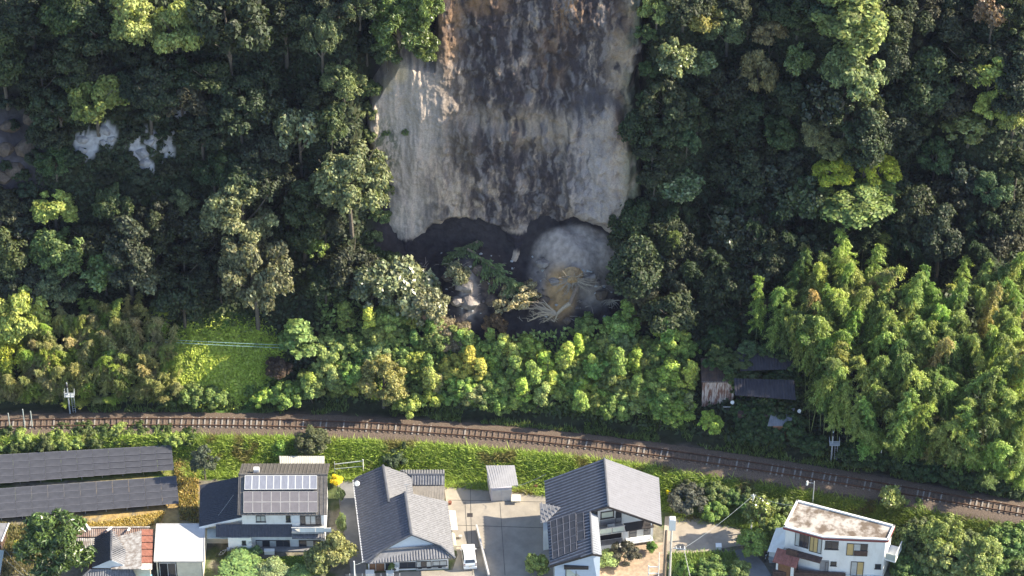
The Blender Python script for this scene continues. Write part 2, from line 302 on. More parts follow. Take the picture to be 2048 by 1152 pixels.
# ------------------------------------------------------------------ railway
M_bal = mat('ballast', (.135, .10, .075), var=.5, scale=9, bump=1.0, bscale=14)
M_rail = mat('rusty_rail', (.10, .055, .035), rough=.6, var=.3, scale=3)
M_slp = mat('concrete_sleeper', (.25, .225, .20), var=.2, scale=6, bump=.3)
M_slw = mat('timber_sleeper', (.14, .10, .075), var=.35, scale=5, bump=.3)
tx = np.arange(-100, 100.1, .5); tyv = TY(tx)
tan = np.stack([np.gradient(tx), np.gradient(tyv)], 1); tan /= np.linalg.norm(tan, axis=1)[:, None]; nor = np.stack([-tan[:, 1], tan[:, 0]], 1)
prof = [(-2.2, 2.02), (-1.8, 2.22), (-1.5, 2.33), (-.8, 2.37), (0, 2.37), (.8, 2.37), (1.5, 2.34), (1.8, 2.24), (2.2, 2.12)]
V = []; 
for i in range(len(tx)):
    for k, (o, z) in enumerate(prof):
        V.append((tx[i] + nor[i, 0] * o, tyv[i] + nor[i, 1] * o, z + .05 * (random.random() - .5)))
k = len(prof); q = [(i * k + j, (i + 1) * k + j, (i + 1) * k + j + 1, i * k + j + 1) for i in range(len(tx) - 1) for j in range(k - 1)]
tag(meshobj('ballast_bed', V, np.array([t[::-1] for t in q]), M_bal, smooth=True), kind='structure')
RW = root('railway_track', (0, float(TY(0.)), 2.37), 'single railway track on ballast curving past below the bush covered slope', 'railway')
for side in (-.55, .55):
    mb = MB()
    pts = [np.array((tx[i] + nor[i, 0] * side, tyv[i] + nor[i, 1] * side, 2.545)) for i in range(0, len(tx), 2)]
    for p_, q_ in zip(pts[:-1], pts[1:]): mb.bar(p_, q_ + (q_ - p_) * .002, .075, .15)
    mb.build('rail', M_rail, RW)
s_ = np.concatenate([[0], np.cumsum(np.hypot(np.diff(tx), np.diff(tyv)))])
slm = MB().obox((0, 0, 0), (0.08, 0, 0), (0, .84, 0), (0, 0, .07)); slo = None; slw = None
for i, s0 in enumerate(np.arange(s_[0] + 36, s_[-1] - 36, .66)):
    x = np.interp(s0, s_, tx); y = np.interp(s0, s_, tyv); a = math.atan2(np.interp(s0, s_, tan[:, 1]), np.interp(s0, s_, tan[:, 0]))
    wood = (hsh(np.array([i]), np.array([1]), 5)[0] < .6)
    if (slw if wood else slo) is None:
        o = slm.build('sleeper', M_slw if wood else M_slp); o.parent = RW
        if wood: slw = o
        else: slo = o
    else:
        o = (slw if wood else slo).copy(); COL.objects.link(o); o.parent = RW
    o.location = (x, y - float(TY(0.)), 2.405 - 2.37); o.rotation_euler = (0, 0, a + random.uniform(-.02, .02)); o.scale = (1, 1, 1)
# ------------------------------------------------------------------ building helpers
M_wall = mat('white_render', (.74, .74, .73), c2=(.60, .595, .575), fac=(.28, .5), scale=.9, stretch=(1, 1, .35), bump=.05); M_wall2 = mat('pale_blue_shade_siding', (.60, .64, .68), var=.05, scale=1.5)  # siding: white wall with the blue of its shade put into the colour
M_cream = mat('cream_wall', (.62, .56, .44), var=.08); M_conc = mat('concrete', (.33, .295, .245), c2=(.23, .205, .175), fac=(.3, .6), scale=.45, bump=.15, bscale=20); M_found = mat('foundation', (.38, .38, .37), var=.15, scale=2)
M_tile = mat('dark_roof_tile', (.050, .052, .064), rough=.5, var=.22, scale=4, bump=.25, bscale=9, spec=.5); M_tileg = mat('grey_roof_tile', (.062, .066, .082), rough=.5, var=.2, scale=4, bump=.25, bscale=9, spec=.45)  # both tile colours are darkened to paint the shade on their slopes
M_tileb = mat('brown_grey_roofing', (.105, .097, .09), rough=.6, var=.25, scale=2.5, bump=.3, bscale=9); M_tilew = mat('sunlit_tile', (.175, .175, .185), rough=.6, var=.2, scale=3)  # the paler tile has the sunlight of lit slopes put into its colour
M_trib = mat('sunlit_tile_crest', (.165, .175, .205), rough=.5, var=.2); M_tgr = mat('grey_tile_crest', (.105, .11, .135), rough=.5, var=.25); M_ridge = mat('ridge_tile', (.10, .105, .12), rough=.5, var=.15); M_metal = mat('pale_sheet_metal', (.46, .44, .42), rough=.45, var=.1, scale=1.2, spec=.5)  # both tile crests are lightened, painting their sunlit tops
M_white = mat('white_paint', (.78, .78, .76), rough=.45, var=.05); M_frame = mat('dark_window_frame', (.05, .045, .045), rough=.4, var=.1); M_alu = mat('aluminium', (.55, .56, .58), rough=.35, metal=.3, var=.08)
M_glass = mat('window_glass', (.035, .04, .05), rough=.08, var=.1, spec=.9); M_curt = mat('curtain_behind_glass', (.42, .44, .44), rough=.35, var=.1, scale=3, spec=.6); M_pgl = mat('pale_frosted_glass', (.50, .55, .50), rough=.25, var=.08, spec=.6)
M_wood = mat('brown_wood', (.20, .105, .055), var=.25, scale=3, stretch=(4, 4, .6)); M_tan = mat('tan_shutter', (.50, .37, .17), var=.1); M_dwood = mat('dark_timber', (.085, .055, .045), var=.3, scale=3)
M_pan = mat('solar_cell', (.062, .063, .072), rough=.4, var=.2, scale=1.0, spec=.45); M_pline = mat('panel_rim', (.17, .17, .19), rough=.4, var=.1); M_coll = mat('thermal_collector', (.23, .235, .27), rough=.3, var=.12, scale=2, spec=.6, stretch=(3, .6, 1)); M_pv2 = mat('faded_panel', (.165, .15, .155), rough=.35, var=.08, spec=.5)
M_rust = mat('rusted_sheet', (.21, .085, .06), rough=.75, var=.3, scale=2.5, c2=(.13, .05, .035)); M_wsheet = mat('weathered_white_sheet', (.48, .46, .43), c2=(.26, .22, .19), rough=.7, scale=2.2, fac=(.4, .6)); M_bluem = mat('sky_blue_sheet', (.16, .42, .60), rough=.5)
M_bl = mat('black_void', (.012, .012, .015), rough=.9); M_green = mat('grey_green_sheet', (.40, .43, .40), rough=.5, var=.08); M_maroon = mat('maroon_fascia', (.20, .055, .055), rough=.5, var=.1); M_yell = mat('yellow_flower', (.75, .55, .02), var=.15)
M_pole = mat('concrete_pole', (.52, .50, .46), var=.08); M_wpole = mat('timber_pole', (.20, .15, .11), var=.25, scale=3, stretch=(3, 3, .4)); M_steel = mat('galvanised_steel', (.40, .43, .46), rough=.45, metal=.2, var=.1); M_wire = mat('wire', (.30, .34, .36), rough=.5); M_bike = mat('dark_metal', (.03, .03, .035), rough=.4)
M_moss = mat('stained_flat_roof', (.40, .365, .33), c2=(.13, .10, .075), rough=.9, scale=.75, fac=(.40, .58), bump=.3, bscale=5); M_grey = mat('mid_grey_boards', (.22, .22, .23), var=.15); M_pave = mat('grey_path', (.20, .20, .205), var=.15, scale=.8)  # path: plain mid grey with slight random variation
class Wall:
    """vertical wall from A to B (left to right seen from outside)"""
    def __init__(s, A, B): s.A = np.array(A, float); s.B = np.array(B, float); s.d = unit(V3(*(s.B - s.A)[:2], 0)); s.n = V3(s.d[1], -s.d[0], 0); s.L = float(np.dot(s.B - s.A, s.d))
    def uv(s, px, py): p = onplane(px, py, s.A, s.n); return float(np.dot(p - s.A, s.d)), float(p[2])
    def pt(s, u, z, o=0.0): return V3(*(s.A + s.d * u)[:2], 0) + V3(0, 0, z) + s.n * o
    def rect(s, x0, y0, x1, y1): xm, ym = (x0 + x1) / 2, (y0 + y1) / 2; return s.uv(x0, ym)[0], s.uv(x1, ym)[0], s.uv(xm, y1)[1], s.uv(xm, y0)[1]
    def slab(s, mb, u0, u1, z0, z1, o0, o1):
        c = s.pt((u0 + u1) / 2, (z0 + z1) / 2, (o0 + o1) / 2); return mb.obox(c, s.d * (u1 - u0) / 2, s.n * (o1 - o0) / 2, V3(0, 0, (z1 - z0) / 2))
def window(h, w, r, panes=(M_glass, M_glass), fm=None, name='window', fw=.06, sill=True, rows=1):
    u0, u1, z0, z1 = r; fm = fm or M_frame; mb = MB(); n = len(panes) // rows
    w.slab(mb, u0, u0 + fw, z0, z1, -.02, .07); w.slab(mb, u1 - fw, u1, z0, z1, -.02, .07); w.slab(mb, u0 + fw, u1 - fw, z0, z0 + fw, -.02, .072); w.slab(mb, u0 + fw, u1 - fw, z1 - fw, z1, -.02, .072)
    step = (u1 - u0) / n
    for i in range(1, n): w.slab(mb, u0 + step * i - .03, u0 + step * i + .03, z0 + fw, z1 - fw, -.02, .06)
    for j in range(1, rows): zz = z0 + (z1 - z0) * j / rows; w.slab(mb, u0 + fw, u1 - fw, zz - .025, zz + .025, -.02, .055)
    f = mb.build(name, fm, h)
    if sill: m2 = MB(); w.slab(m2, u0 - .05, u1 + .05, z0 - .06, z0, -.02, .12); m2.build('sill', fm, f)
    for j in range(rows):
        for i in range(n):
            m2 = MB(); zb = z0 + (z1 - z0) * j / rows; zt = z0 + (z1 - z0) * (j + 1) / rows
            w.slab(m2, u0 + step * i + .02, u0 + step * (i + 1) - .02, zb + .03, zt - .03, -.015, .025 + .012 * (i % 2)); m2.build('pane', panes[j * n + i], f)
    return f
def panel(h, w, r, m, name='wall_panel', out=.03):
    mb = MB(); w.slab(mb, r[0], r[1], r[2], r[3], -.01, out); return mb.build(name, m, h)
def body(h, foot, z0, z1, m=None, name='wall'):
    return MB().prism([(p[0], p[1], z0) for p in foot], (0, 0, z1 - z0)).build(name, m or M_wall, h)
def pnormal(a, b, c): n = unit(np.cross(np.subtract(b, a), np.subtract(c, a))); return n if n[2] > 0 else -n
def roof(h, poly, m, th=.16, rib=.30, rr=.075, name='roof', tiles='roof_tiles', mt=None, course=True):
    """a roof slope: slab with standing tile columns running down the slope, cut to the outline"""
    P = [np.asarray(p, float) for p in poly]; n = pnormal(*P[:3]) if len(P) == 3 else pnormal(P[0], P[1], P[2])
    o = MB().prism(P, -n * th).build(name, m, h)
    if rib:
        dn = np.array([n[0], n[1], 0]) ; dn = unit(V3(0, 0, -1) - n * np.dot(V3(0, 0, -1), n)); ac = np.cross(n, dn); c0 = P[0]
        Q = [(np.dot(p - c0, ac), np.dot(p - c0, dn)) for p in P]; us = [q[0] for q in Q]; mb = MB(); u = min(us) + rib * .5
        while u < max(us) - .05:
            vs = []
            for i in range(len(Q)):
                (a, b), (c, d) = Q[i - 1], Q[i]
                if (a > u) != (c > u): vs.append(b + (u - a) / (c - a) * (d - b))
            vs.sort()
            for v0, v1 in zip(vs[::2], vs[1::2]):
                if v1 - v0 < .15: continue
                ks = max(1, int((v1 - v0) / .9)) if course else 1
                for k in range(ks):
                    a = v0 + (v1 - v0) * k / ks; b = v0 + (v1 - v0) * (k + 1) / ks; t0 = .0; t1 = .012
                    pr = []
                    for v_, lift in ((a, t0), (b, t1)):
                        base = c0 + ac * u + dn * v_ + n * (lift - .01)
                        pr.append([base - ac * rr, base - ac * rr * .6 + n * rr * .75, base + ac * rr * .6 + n * rr * .75, base + ac * rr])
                    mb.add(pr[0] + pr[1], [(0, 1, 5, 4), (1, 2, 6, 5), (2, 3, 7, 6), (4, 5, 6, 7)])
            u += rib
        if mb.v: tag(mb.build(tiles, mt or m, o), kind='stuff')
    return o
def ridge(h, a, b, r=.14, m=None, name='ridge'): return MB().tube([a, b], r, None, 6).build(name, m or M_ridge, h)
def mean_base(pts, z=0): q = np.mean([np.asarray(p)[:2] for p in pts], 0); return (q[0], q[1], z)

# ================================================================== paved ground
def sheet(name, poly, z, m, kind='structure'): return tag(MB().prism([(p[0], p[1], z) for p in poly], (0, 0, -.3)).build(name, m), kind=kind)
sheet('yard_paving', [at(x, y, .05) for x, y in [(885, 948), (930, 950), (1085, 962), (1100, 1000), (1110, 1100), (1110, 1175), (960, 1175), (700, 1175), (690, 1148), (905, 1140), (915, 1110), (893, 1010)]], .05, M_conc)
sheet('concrete_pad', [at(x, y, .05) for x, y in [(1330, 1033), (1372, 1031), (1450, 1048), (1485, 1066), (1500, 1090), (1470, 1092), (1425, 1100), (1380, 1108), (1325, 1108)]], .05, mat('pale_concrete', (.36, .31, .25), c2=(.24, .205, .165), scale=.5, fac=(.3, .6)))
sheet('side_path', [at(x, y, .06) for x, y in [(1462, 1104), (1480, 1098), (1505, 1100), (1530, 1130), (1560, 1180), (1480, 1180), (1470, 1130)]], .045, M_pave)
sheet('passage', [at(x, y, .05) for x, y in [(672, 938), (715, 936), (725, 1000), (735, 1175), (705, 1175), (696, 1100), (680, 1020)]], .04, M_pave)
sheet('front_garden_soil', [at(x, y, .05) for x, y in [(1200, 1085), (1330, 1085), (1330, 1180), (1190, 1180)]], .04, mat('pinkish_garden_soil', (.36, .27, .19), var=.25, scale=2))
sheet('lawn', [at(x, y, .06) for x, y in [(490, 1122), (580, 1112), (640, 1112), (640, 1150), (480, 1150)]], .06, mat('lawn_green', (.10, .17, .03), var=.25, scale=4))

jm = MB()
for a, b in (((895, 1000), (1095, 1004)), ((905, 1050), (1100, 1056)), ((1000, 1005), (1010, 1150)), ((940, 952), (945, 1150)), ((905, 1092), (965, 1096)), ((930, 1004), (935, 1090))):
    p, q = at(*a, .058), at(*b, .058); jm.bar(p, q, .05, .02)
tag(jm.build('paving_joints', mat('dark_joint', (.09, .085, .075))), 'dark joints between the concrete slabs of the yard', kind='stuff')
# ================================================================== solar arrays on the left
def array_rack(c4, label, ncol, nrow):
    A, B, C_, D_2 = c4                                                       # back-left, back-right, front-right, front-left
    R = root('solar_array', mean_base(c4), label, 'solar array', 'solar arrays in the yard at left'); n = pnormal(A, B, C_)
    P = lambda u, v: (A * (1 - u) + B * u) * (1 - v) + (D_2 * (1 - u) + C_ * u) * v
    mb = MB()
    for v in (.12, .5, .88): mb.bar(P(0, v) - n * .09, P(1, v) - n * .09, .07)
    mb.build('rail', M_steel, R)
    for k in range(14):
        u = (k + .5) / 14; mb = MB()
        for v in (.1, .9): p = P(u, v) - n * .13; mb.bar((p[0], p[1], -.2), p, .08)
        mb.bar(P(u, .06) - n * .16, P(u, .94) - n * .16, .07); mb.build('support', M_steel, R)
    first = None; gu, gv = .012 / 1.6, .02
    a, b = unit(B - A), unit(D_2 - A); wu = np.linalg.norm(B - A) / ncol; wv = np.linalg.norm(D_2 - A) / nrow
    hm = MB().obox((0, 0, 0), a * (wu / 2 - .012), b * (wv / 2 - .022), n * .02)
    rim = MB()
    for sgn in (-1, 1): rim.obox(b * sgn * (wv / 2 - .03) + n * .02, a * (wu / 2 - .012), b * .016, n * .006); rim.obox(a * sgn * (wu / 2 - .02) + n * .02, a * .004, b * (wv / 2 - .03), n * .005)
    for i in range(ncol):
        for j in range(nrow):
            c = P((i + .5) / ncol, (j + .5) / nrow)
            if first is None:
                first = meshobj('solar_panel', hm.v, hm.f, M_pan); r2 = meshobj('rim', rim.v, rim.f, M_pline); r2.parent = first; o = first
            else:
                o = first.copy(); COL.objects.link(o); r3 = r2.copy(); COL.objects.link(r3); r3.parent = o
            o.parent = R; o.location = tuple(c - ORG[R.name] + n * (.004 * ((i * 7 + j * 3) % 3)))
za, zb = 1.75, .75
array_rack([at(-230, 922, za), at(343, 892, za), at(348, 938, zb), at(-230, 985, zb)], 'back row of dark solar panels beside the hedge below the railway', 18, 4)
array_rack([at(-230, 993, za), at(353, 953, za), at(358, 1006, zb), at(-230, 1056, zb)], 'front row of dark solar panels over the dry grass', 18, 4)

# ================================================================== house with panels on the roof (left)
H = root('house', at(565, 1100, 0), 'two storey white house with solar collectors and panels on its brown grey roof', 'house')
zr, ze = 8.0, 5.6
RL, RR = at(477, 949, zr), at(655, 949, zr); FL, FR = at(475.5, 1030, ze), at(650, 1030, ze); BL, BR_ = at(478, 927, ze), at(656, 927, ze)
RL, RR = V3(RL[0], (RL[1] + RR[1]) / 2, zr), V3(RR[0], (RL[1] + RR[1]) / 2, zr)
yf = (FL[1] + FR[1]) / 2; yb = BL[1]; xl, xr = RL[0], RR[0]
FL, FR, BL, BR_ = V3(xl, yf, ze), V3(xr, yf, ze), V3(xl, yb, ze), V3(xr, yb, ze)
roof(H, [FL, FR, RR, RL], M_tileb, rib=.42, rr=.05); roof(H, [BR_, BL, RL, RR], M_tileb, rib=.42, rr=.05); ridge(H, RL, RR, .13, M_tileb)
y0 = yf + .55; y1 = yb - .5
body(H, [(xl + .4, y0), (xr - .35, y0), (xr - .35, y1), (xl + .4, y1)], 0, ze - .02)
for xx in (xl + .42, xr - .37):
    MB().prism([(xx, y0 + .1, ze - .1), (xx, y1 - .1, ze - .1), (xx, RL[1], zr - .2)], (-.04 if xx > xl + 3 else .04, 0, 0)).build('gable', M_wall, H)
pn = pnormal(FL, FR, RR); pp = lambda x, y, o=0: onplane(x, y, RL + pn * o, pn)
def onroof(h, quad, m, nu, name, rim_m, rim_w=.03, nv=1, th=.07, lift=.06, gap=.02, n=None, P0=None):
    n = pn if n is None else n; P0 = RL if P0 is None else P0
    A, B, C_, D_2 = [onplane(x, y, P0 + n * lift, n) for x, y in quad]
    P = lambda u, v: (A * (1 - u) + B * u) * (1 - v) + (D_2 * (1 - u) + C_ * u) * v
    for j in range(nv):
        for i in range(nu):
            q = [P((i + gap) / nu, (j + gap) / nv), P((i + 1 - gap) / nu, (j + gap) / nv), P((i + 1 - gap) / nu, (j + 1 - gap) / nv), P((i + gap) / nu, (j + 1 - gap) / nv)]
            o = MB().prism([p + n * th for p in q], -n * th).build(name, m, h); mb = MB()
            for k in range(4): mb.bar(q[k] + n * th, q[(k + 1) % 4] + n * th, rim_w, .03)
            mb.build('rim', rim_m, o)
onroof(H, [(490, 951), (634, 951), (634, 979), (489, 980)], M_coll, 10, 'solar_collector', M_white, .035, lift=.1, th=.12)
onroof(H, [(487, 983), (635, 983), (635, 1025), (487, 1026)], M_pv2, 8, 'solar_panel', M_metal, .025, nv=2, lift=.1)
MB().obox(at(513, 940, zr - .2), (.3, 0, 0), (0, .25, 0), (0, 0, .25)).build('roof_vent', M_white, H)
w = Wall((xl + .4, y0, 0), (xr - .35, y0, 0))
window(H, w, w.rect(512, 1031, 531, 1043), (M_curt, M_curt)); window(H, w, w.rect(572, 1031, 581, 1043), (M_glass,)); panel(H, w, w.rect(583, 1031, 600, 1046), M_wall2)
window(H, w, w.rect(600, 1031, 642, 1049), (M_glass, M_curt, M_curt, M_glass), name='window')
window(H, w, w.rect(512, 1080, 580, 1098), (M_curt, M_glass, M_curt, M_glass, M_glass)); panel(H, w, w.rect(582, 1080, 597, 1098), M_wall2); window(H, w, w.rect(598, 1080, 642, 1098), (M_glass, M_curt, M_glass))
# balcony, upper right
u0, u1 = w.uv(584, 1050)[0], w.L; mb = MB(); w.slab(mb, u0, u1, 3.25, 3.4, 0, 1.1); w.slab(mb, u0, u1, 3.4, 3.5, 1.0, 1.1); b = mb.build('balcony', M_found, H)
for k in range(2): mb = MB(); a = u0 + .9 + k * 1.75; w.slab(mb, a, a + 1.7, 3.5, 4.1, 1.02, 1.08); mb.build('balcony_panel', M_white, b)
mb = MB(); w.slab(mb, u0, u1, 4.1, 4.17, 1.0, 1.1); mb.build('handrail', M_alu, b)
# pent roofs over the ground floor
zt, zp = 3.25, 2.45
def pent(x0, x1, out, zt, zp, m, rib=.3): A_, B_2 = w.pt(x0, zp, out), w.pt(x1, zp, out); roof(H, [A_, B_2, w.pt(x1, zt, .02), w.pt(x0, zt, .02)], m, th=.1, rib=rib, rr=.06, name='pent_roof')
pent(-2.9, u0 + .0, 1.1, 3.65, 2.75, M_tile); pent(u0 + .02, w.L, 1.25, 3.0, 2.65, M_tilew)
# ground floor bay at the left of the front
w2 = Wall(w.pt(-1.6, 0, 1.0), w.pt(.95, 0, 1.0)); body(H, [w2.A[:2], w2.B[:2], (w2.B + V3(0, 1.0, 0))[:2], (w2.A + V3(0, 1.2, 0))[:2]], 0, 2.5, name='bay_wall')
window(H, w2, w2.rect(484, 1081, 492, 1089), (M_glass,)); window(H, w2, w2.rect(497, 1082, 503, 1086), (M_curt,), fm=M_alu)
mb = MB(); w.slab(mb, w.uv(512, 1100)[0], w.L, 0.0, .2, .02, .7); mb.build('veranda', M_grey, H)
# low wing with the dark roof, left
ze2 = 2.9; A0, A1 = at(400, 970, ze2), at(398.5, 1054, ze2); zt2 = 4.75
T0, T1 = V3(xl + 1.6, A0[1], zt2), V3(xl + 1.6, A1[1], zt2)
roof(H, [A1, T1, T0, A0], M_tile, rib=.3, rr=.07, name='wing_roof')
w3 = Wall((A1[0] + .5, A1[1] + .35, 0), (xl + 1.6, A1[1] + .35, 0)); body(H, [w3.A[:2], w3.B[:2], (w3.B[0], A0[1] - .4), (w3.A[0], A0[1] - .4)], 0, ze2 + .1, M_cream, 'wing_wall')
MB().prism([(w3.A[0], w3.A[1], ze2 - .05), (w3.B[0], w3.A[1], ze2 - .05), (w3.B[0], w3.A[1], zt2 - .12), (w3.A[0], w3.A[1], ze2 + .12)], (0, .1, 0)).build('wing_gable', M_wall, H)
mb = MB(); mb.bar(A1 + V3(0, -.03, -.14), T1 + V3(0, -.03, -.14), .05, .34); mb.build('bargeboard', M_white, H)
MB().prism([at(414, 1057, 2.5), at(457, 1056, 2.5), at(457, 1077, 2.25), at(414, 1077, 2.25)], (0, 0, -.06)).build('canopy', M_green, H)
M_shelf = MB().prism([at(558, 912, 2.3), at(649, 912, 2.3), at(649, 928, 2.1), at(560, 928, 2.1)], (0, 0, -.12))
K = root('store_shed', at(604, 930, 0), 'long low shed with a cream ribbed roof behind the house with roof panels', 'shed')
roof(K, [at(560, 927.5, 2.0), at(649, 927, 2.0), at(649, 912, 2.35), at(558, 912, 2.35)], mat('cream_roof_sheet', (.50, .48, .41), var=.06), th=.08, rib=.25, rr=.03, course=False)
q = [at(562, 927, 1.9), at(647, 926, 1.9), at(647, 914, 1.9), at(562, 914, 1.9)]; body(K, [p[:2] for p in q], 0, 1.95, M_cream)

# ================================================================== garage with flat pale roof
G = root('garage', at(358, 1140, 0), 'garage with a flat white roof beside the dark roofed wing', 'garage'); zg = 2.75
q = [at(308, 1123, zg), at(408, 1123, zg), at(410, 1048, zg), at(313, 1048, zg)]; MB().prism(q, (0, 0, -.14)).build('roof', mat('white_flat_roof', (.46, .455, .45), var=.07, scale=.7, rough=.6), G)
mb = MB()
for a, b in zip(q, q[1:] + q[:1]): mb.bar(a + V3(0, 0, .03), b + V3(0, 0, .03), .08, .06)
mb.build('roof_edge', M_metal, G)
ins = [(q[0][0] + .2, q[0][1] + .25), (q[1][0] - .2, q[1][1] + .25), (q[2][0] - .2, q[2][1] - .2), (q[3][0] + .2, q[3][1] - .2)]
mb = MB(); mb.box(ins[0][0], ins[0][0] + .12, ins[0][1], ins[3][1], 0, 2.6); mb.box(ins[1][0] - .12, ins[1][0], ins[1][1], ins[2][1], 0, 2.6); mb.box(ins[0][0] + .13, ins[1][0] - .13, ins[2][1] - .12, ins[2][1], 0, 2.6); mb.build('wall', M_cream, G)
wg = Wall((*ins[0], 0), (*ins[1], 0)); panel(G, wg, (.35, 2.0, .02, 2.25), M_bl, 'doorway'); window(G, wg, (.3, 2.1, .1, 2.3), (M_glass, M_glass), fm=M_alu, sill=False, name='door'); panel(G, wg, (2.2, wg.L - .15, .02, 2.5), M_cream, 'shutter', .02)

# ================================================================== old ribbed shed with rust, hipped roof below, lean-to strip
K = root('corrugated_shed', at(260, 1145, 0), 'old shed with a weathered white sheet roof that is rusty red on its right half', 'shed')
z1, z2 = 3.5, 2.7
roof(K, [at(222, 1138, z2 + .2), at(283, 1138, z1), at(283, 1061, z1), at(224, 1076, z2 + .2)], M_wsheet, th=.06, rib=.35, rr=.03, course=False)
rs = [at(283, 1139, z1), at(304, 1139, z2), at(306, 1057, z2), at(283, 1057, z1)]
for k in range(6):
    f0, f1 = k / 6, (k + 1) / 6 - .02; L = lambda a, b, t: a * (1 - t) + b * t
    roof(K, [L(rs[0], rs[3], f0), L(rs[1], rs[2], f0), L(rs[1], rs[2], f1), L(rs[0], rs[3], f1)], M_rust if k not in (0,) else M_wsheet, th=.05, rib=.18, rr=.03, name='rusty_sheet', course=False)
q = [at(226, 1138, 2.4), at(300, 1138, 2.4), at(301, 1066, 2.4), at(228, 1078, 2.4)]; body(K, [p[:2] for p in q], 0, 2.5, M_cream)
MB().prism([at(238, 1095, 2.95), at(257, 1093, 3.1), at(258, 1124, 3.1), at(238, 1128, 2.95)], (0, 0, .08)).build('roof_patch', mat('pale_lilac_sheet', (.55, .56, .62), rough=.5), K)
K = root('old_house', at(215, 1150, 0), 'small old house with a pale blue hipped gable above a striped tile skirt roof', 'house')
zr, ze = 4.0, 2.3
a, b = at(222, 1120, zr), at(222, 1060, zr); l0 = at(184, 1135, 2.7); l1 = at(190, 1076, 2.7); r0 = at(262, 1136, 2.7)
roof(K, [l0, a, b, l1], M_tile, rib=.28, rr=.06); roof(K, [a, r0, at(258, 1110, 3.0), b], M_tilew, rib=.28, rr=.06)
MB().prism([at(184, 1136, 2.7), at(262, 1137, 2.7), a], (0, .12, 0)).build('gable', M_wall2, K)
roof(K, [at(158, 1160, 1.95), at(276, 1162, 1.95), at(264, 1139, 2.62), at(181, 1138, 2.62)], M_tilew, rib=.27, rr=.085, name='skirt_roof'); ridge(K, at(181, 1138, 2.65), at(158, 1160, 2.0), .1); ridge(K, at(264, 1139, 2.65), at(276, 1162, 2.0), .1); ridge(K, a, b, .13)
q = [at(172, 1158, 1.8), at(266, 1158, 1.8), at(266, 1085, 1.8), at(192, 1085, 1.8)]; body(K, [p[:2] for p in q], 0, 2.0, M_wood)
tag(MB().prism([at(276, 1150, 1.2), at(304, 1149, 1.2), at(304, 1166, 1.2), at(276, 1166, 1.2)], (0, 0, -1.2)).build('blue_water_tank', M_bluem, None, loc=at(290, 1160, 0)), 'sky blue tank lid beside the rusty shed at the bottom edge', 'tank')
K = root('long_lean_to', at(210, 1075, 0), 'long low lean-to with a rusty brown corrugated strip roof along the dry grass', 'shed')
roof(K, [at(120, 1074, 2.0), at(300, 1073, 2.0), at(298, 1056, 2.35), at(118, 1057, 2.35)], mat('rust_stained_tin', (.33, .28, .25), c2=(.20, .12, .09), scale=1.2, rough=.7), th=.06, rib=.21, rr=.06, course=False)
roof(K, [at(128, 1096, 1.3), at(222, 1096, 1.3), at(222, 1076, 1.85), at(128, 1076, 1.85)], M_wsheet, th=.06, rib=.21, rr=.06, course=False, name='lower_roof')
q = [at(130, 1092, 1.2), at(298, 1074, 1.7), at(297, 1060, 1.7), at(124, 1060, 1.7)]; body(K, [p[:2] for p in q], 0, 1.2, M_dwood); MB().bar(at(118, 1055.5, 2.42), at(300, 1054.5, 2.42), .18, .12).build('ridge', M_wsheet, K)
for j, (a, b) in enumerate([((168, 1043), (180, 1060)), ((214, 1061), (224, 1054)), ((256, 1062), (259, 1056))]): tag(MB().bar(at(*a, 2.6), at(*b, 2.5), .22, .08).build('board', M_white, None, loc=at(*b, 2.5)), ['long white board lying on the lean-to roof beside the dry grass', 'short pale board in the middle of the lean-to roof', 'small pale board at the rusty right end of the lean-to roof'][j], 'board')
K = root('tin_roof_house', at(-20, 1090, 0), 'corner of a house with a pale grey green roof at the lower left edge', 'house')
roof(K, [at(-60, 1170, 2.4), at(0, 1150, 2.4), at(8, 1101, 3.0), at(-60, 1090, 3.3)], M_green, th=.08, rib=.3, rr=.04, course=False); q = [at(-50, 1165, 2), at(-4, 1148, 2), at(2, 1110, 2), at(-50, 1100, 2)]; body(K, [p[:2] for p in q], 0, 2.3, M_dwood)
K = root('old_porch_roof', at(-5, 1065, 0), 'grey porch roof with a white rim at the left edge under the solar panels', 'shed')
MB().prism([at(-40, 1046, 2.3), at(18, 1046, 2.3), at(4, 1082, 2.0), at(-40, 1086, 2.0)], (0, 0, -.1)).build('roof', M_grey, K); MB().bar(at(18, 1046, 2.34), at(3, 1083, 2.04), .12, .08).build('rim', M_white, K); q = [at(-40, 1052, 2), at(10, 1052, 2), at(0, 1078, 1.8), at(-40, 1080, 1.8)]; body(K, [p[:2] for p in q], 0, 1.8, M_dwood)

# ================================================================== grey tiled house (middle)
H = root('tiled_house', at(800, 1130, 0), 'single storey house with a large grey tiled roof and a gable in pale blue shade', 'house')
zr, ze = 5.1, 2.55
R1, R0 = at(823, 1069, zr), at(810, 984, zr); E1 = at(726, 1125, ze); n = pnormal(R0, R1, E1); L = lambda x, y: onplane(x, y, R1, n)
roof(H, [L(706, 961), L(726, 1125), L(738, 1126), L(761.5, 1101), R1, R0, L(777, 998), L(766, 931), L(714, 953)], M_tileg, rib=.40, rr=.08, mt=M_tgr)
B0, B1 = L(766, 931), L(777, 998); ridge(H, B0, B1 + (B1 - B0) * .1, .16); ridge(H, R0, R1, .17)
dz = lambda p, x, y, k: at(x, y, p[2] - k)
roof(H, [at(827, 992, B1[2] - 1.35), at(822, 951, B0[2] - 1.35), B0, B1, ], M_tilew, rib=.30, rr=.07)
E2 = at(910, 1116, ze); n2 = pnormal(R0, R1, E2); L2 = lambda x, y: onplane(x, y, R1, n2)
roof(H, [R1, L2(883, 1091), L2(910, 1116), L2(895, 1003), R0], M_tilew, rib=.30, rr=.06)
mb = MB(); mb.bar(L(706, 961), L(726, 1125), .12, .12); mb.build('gutter', M_alu, H)
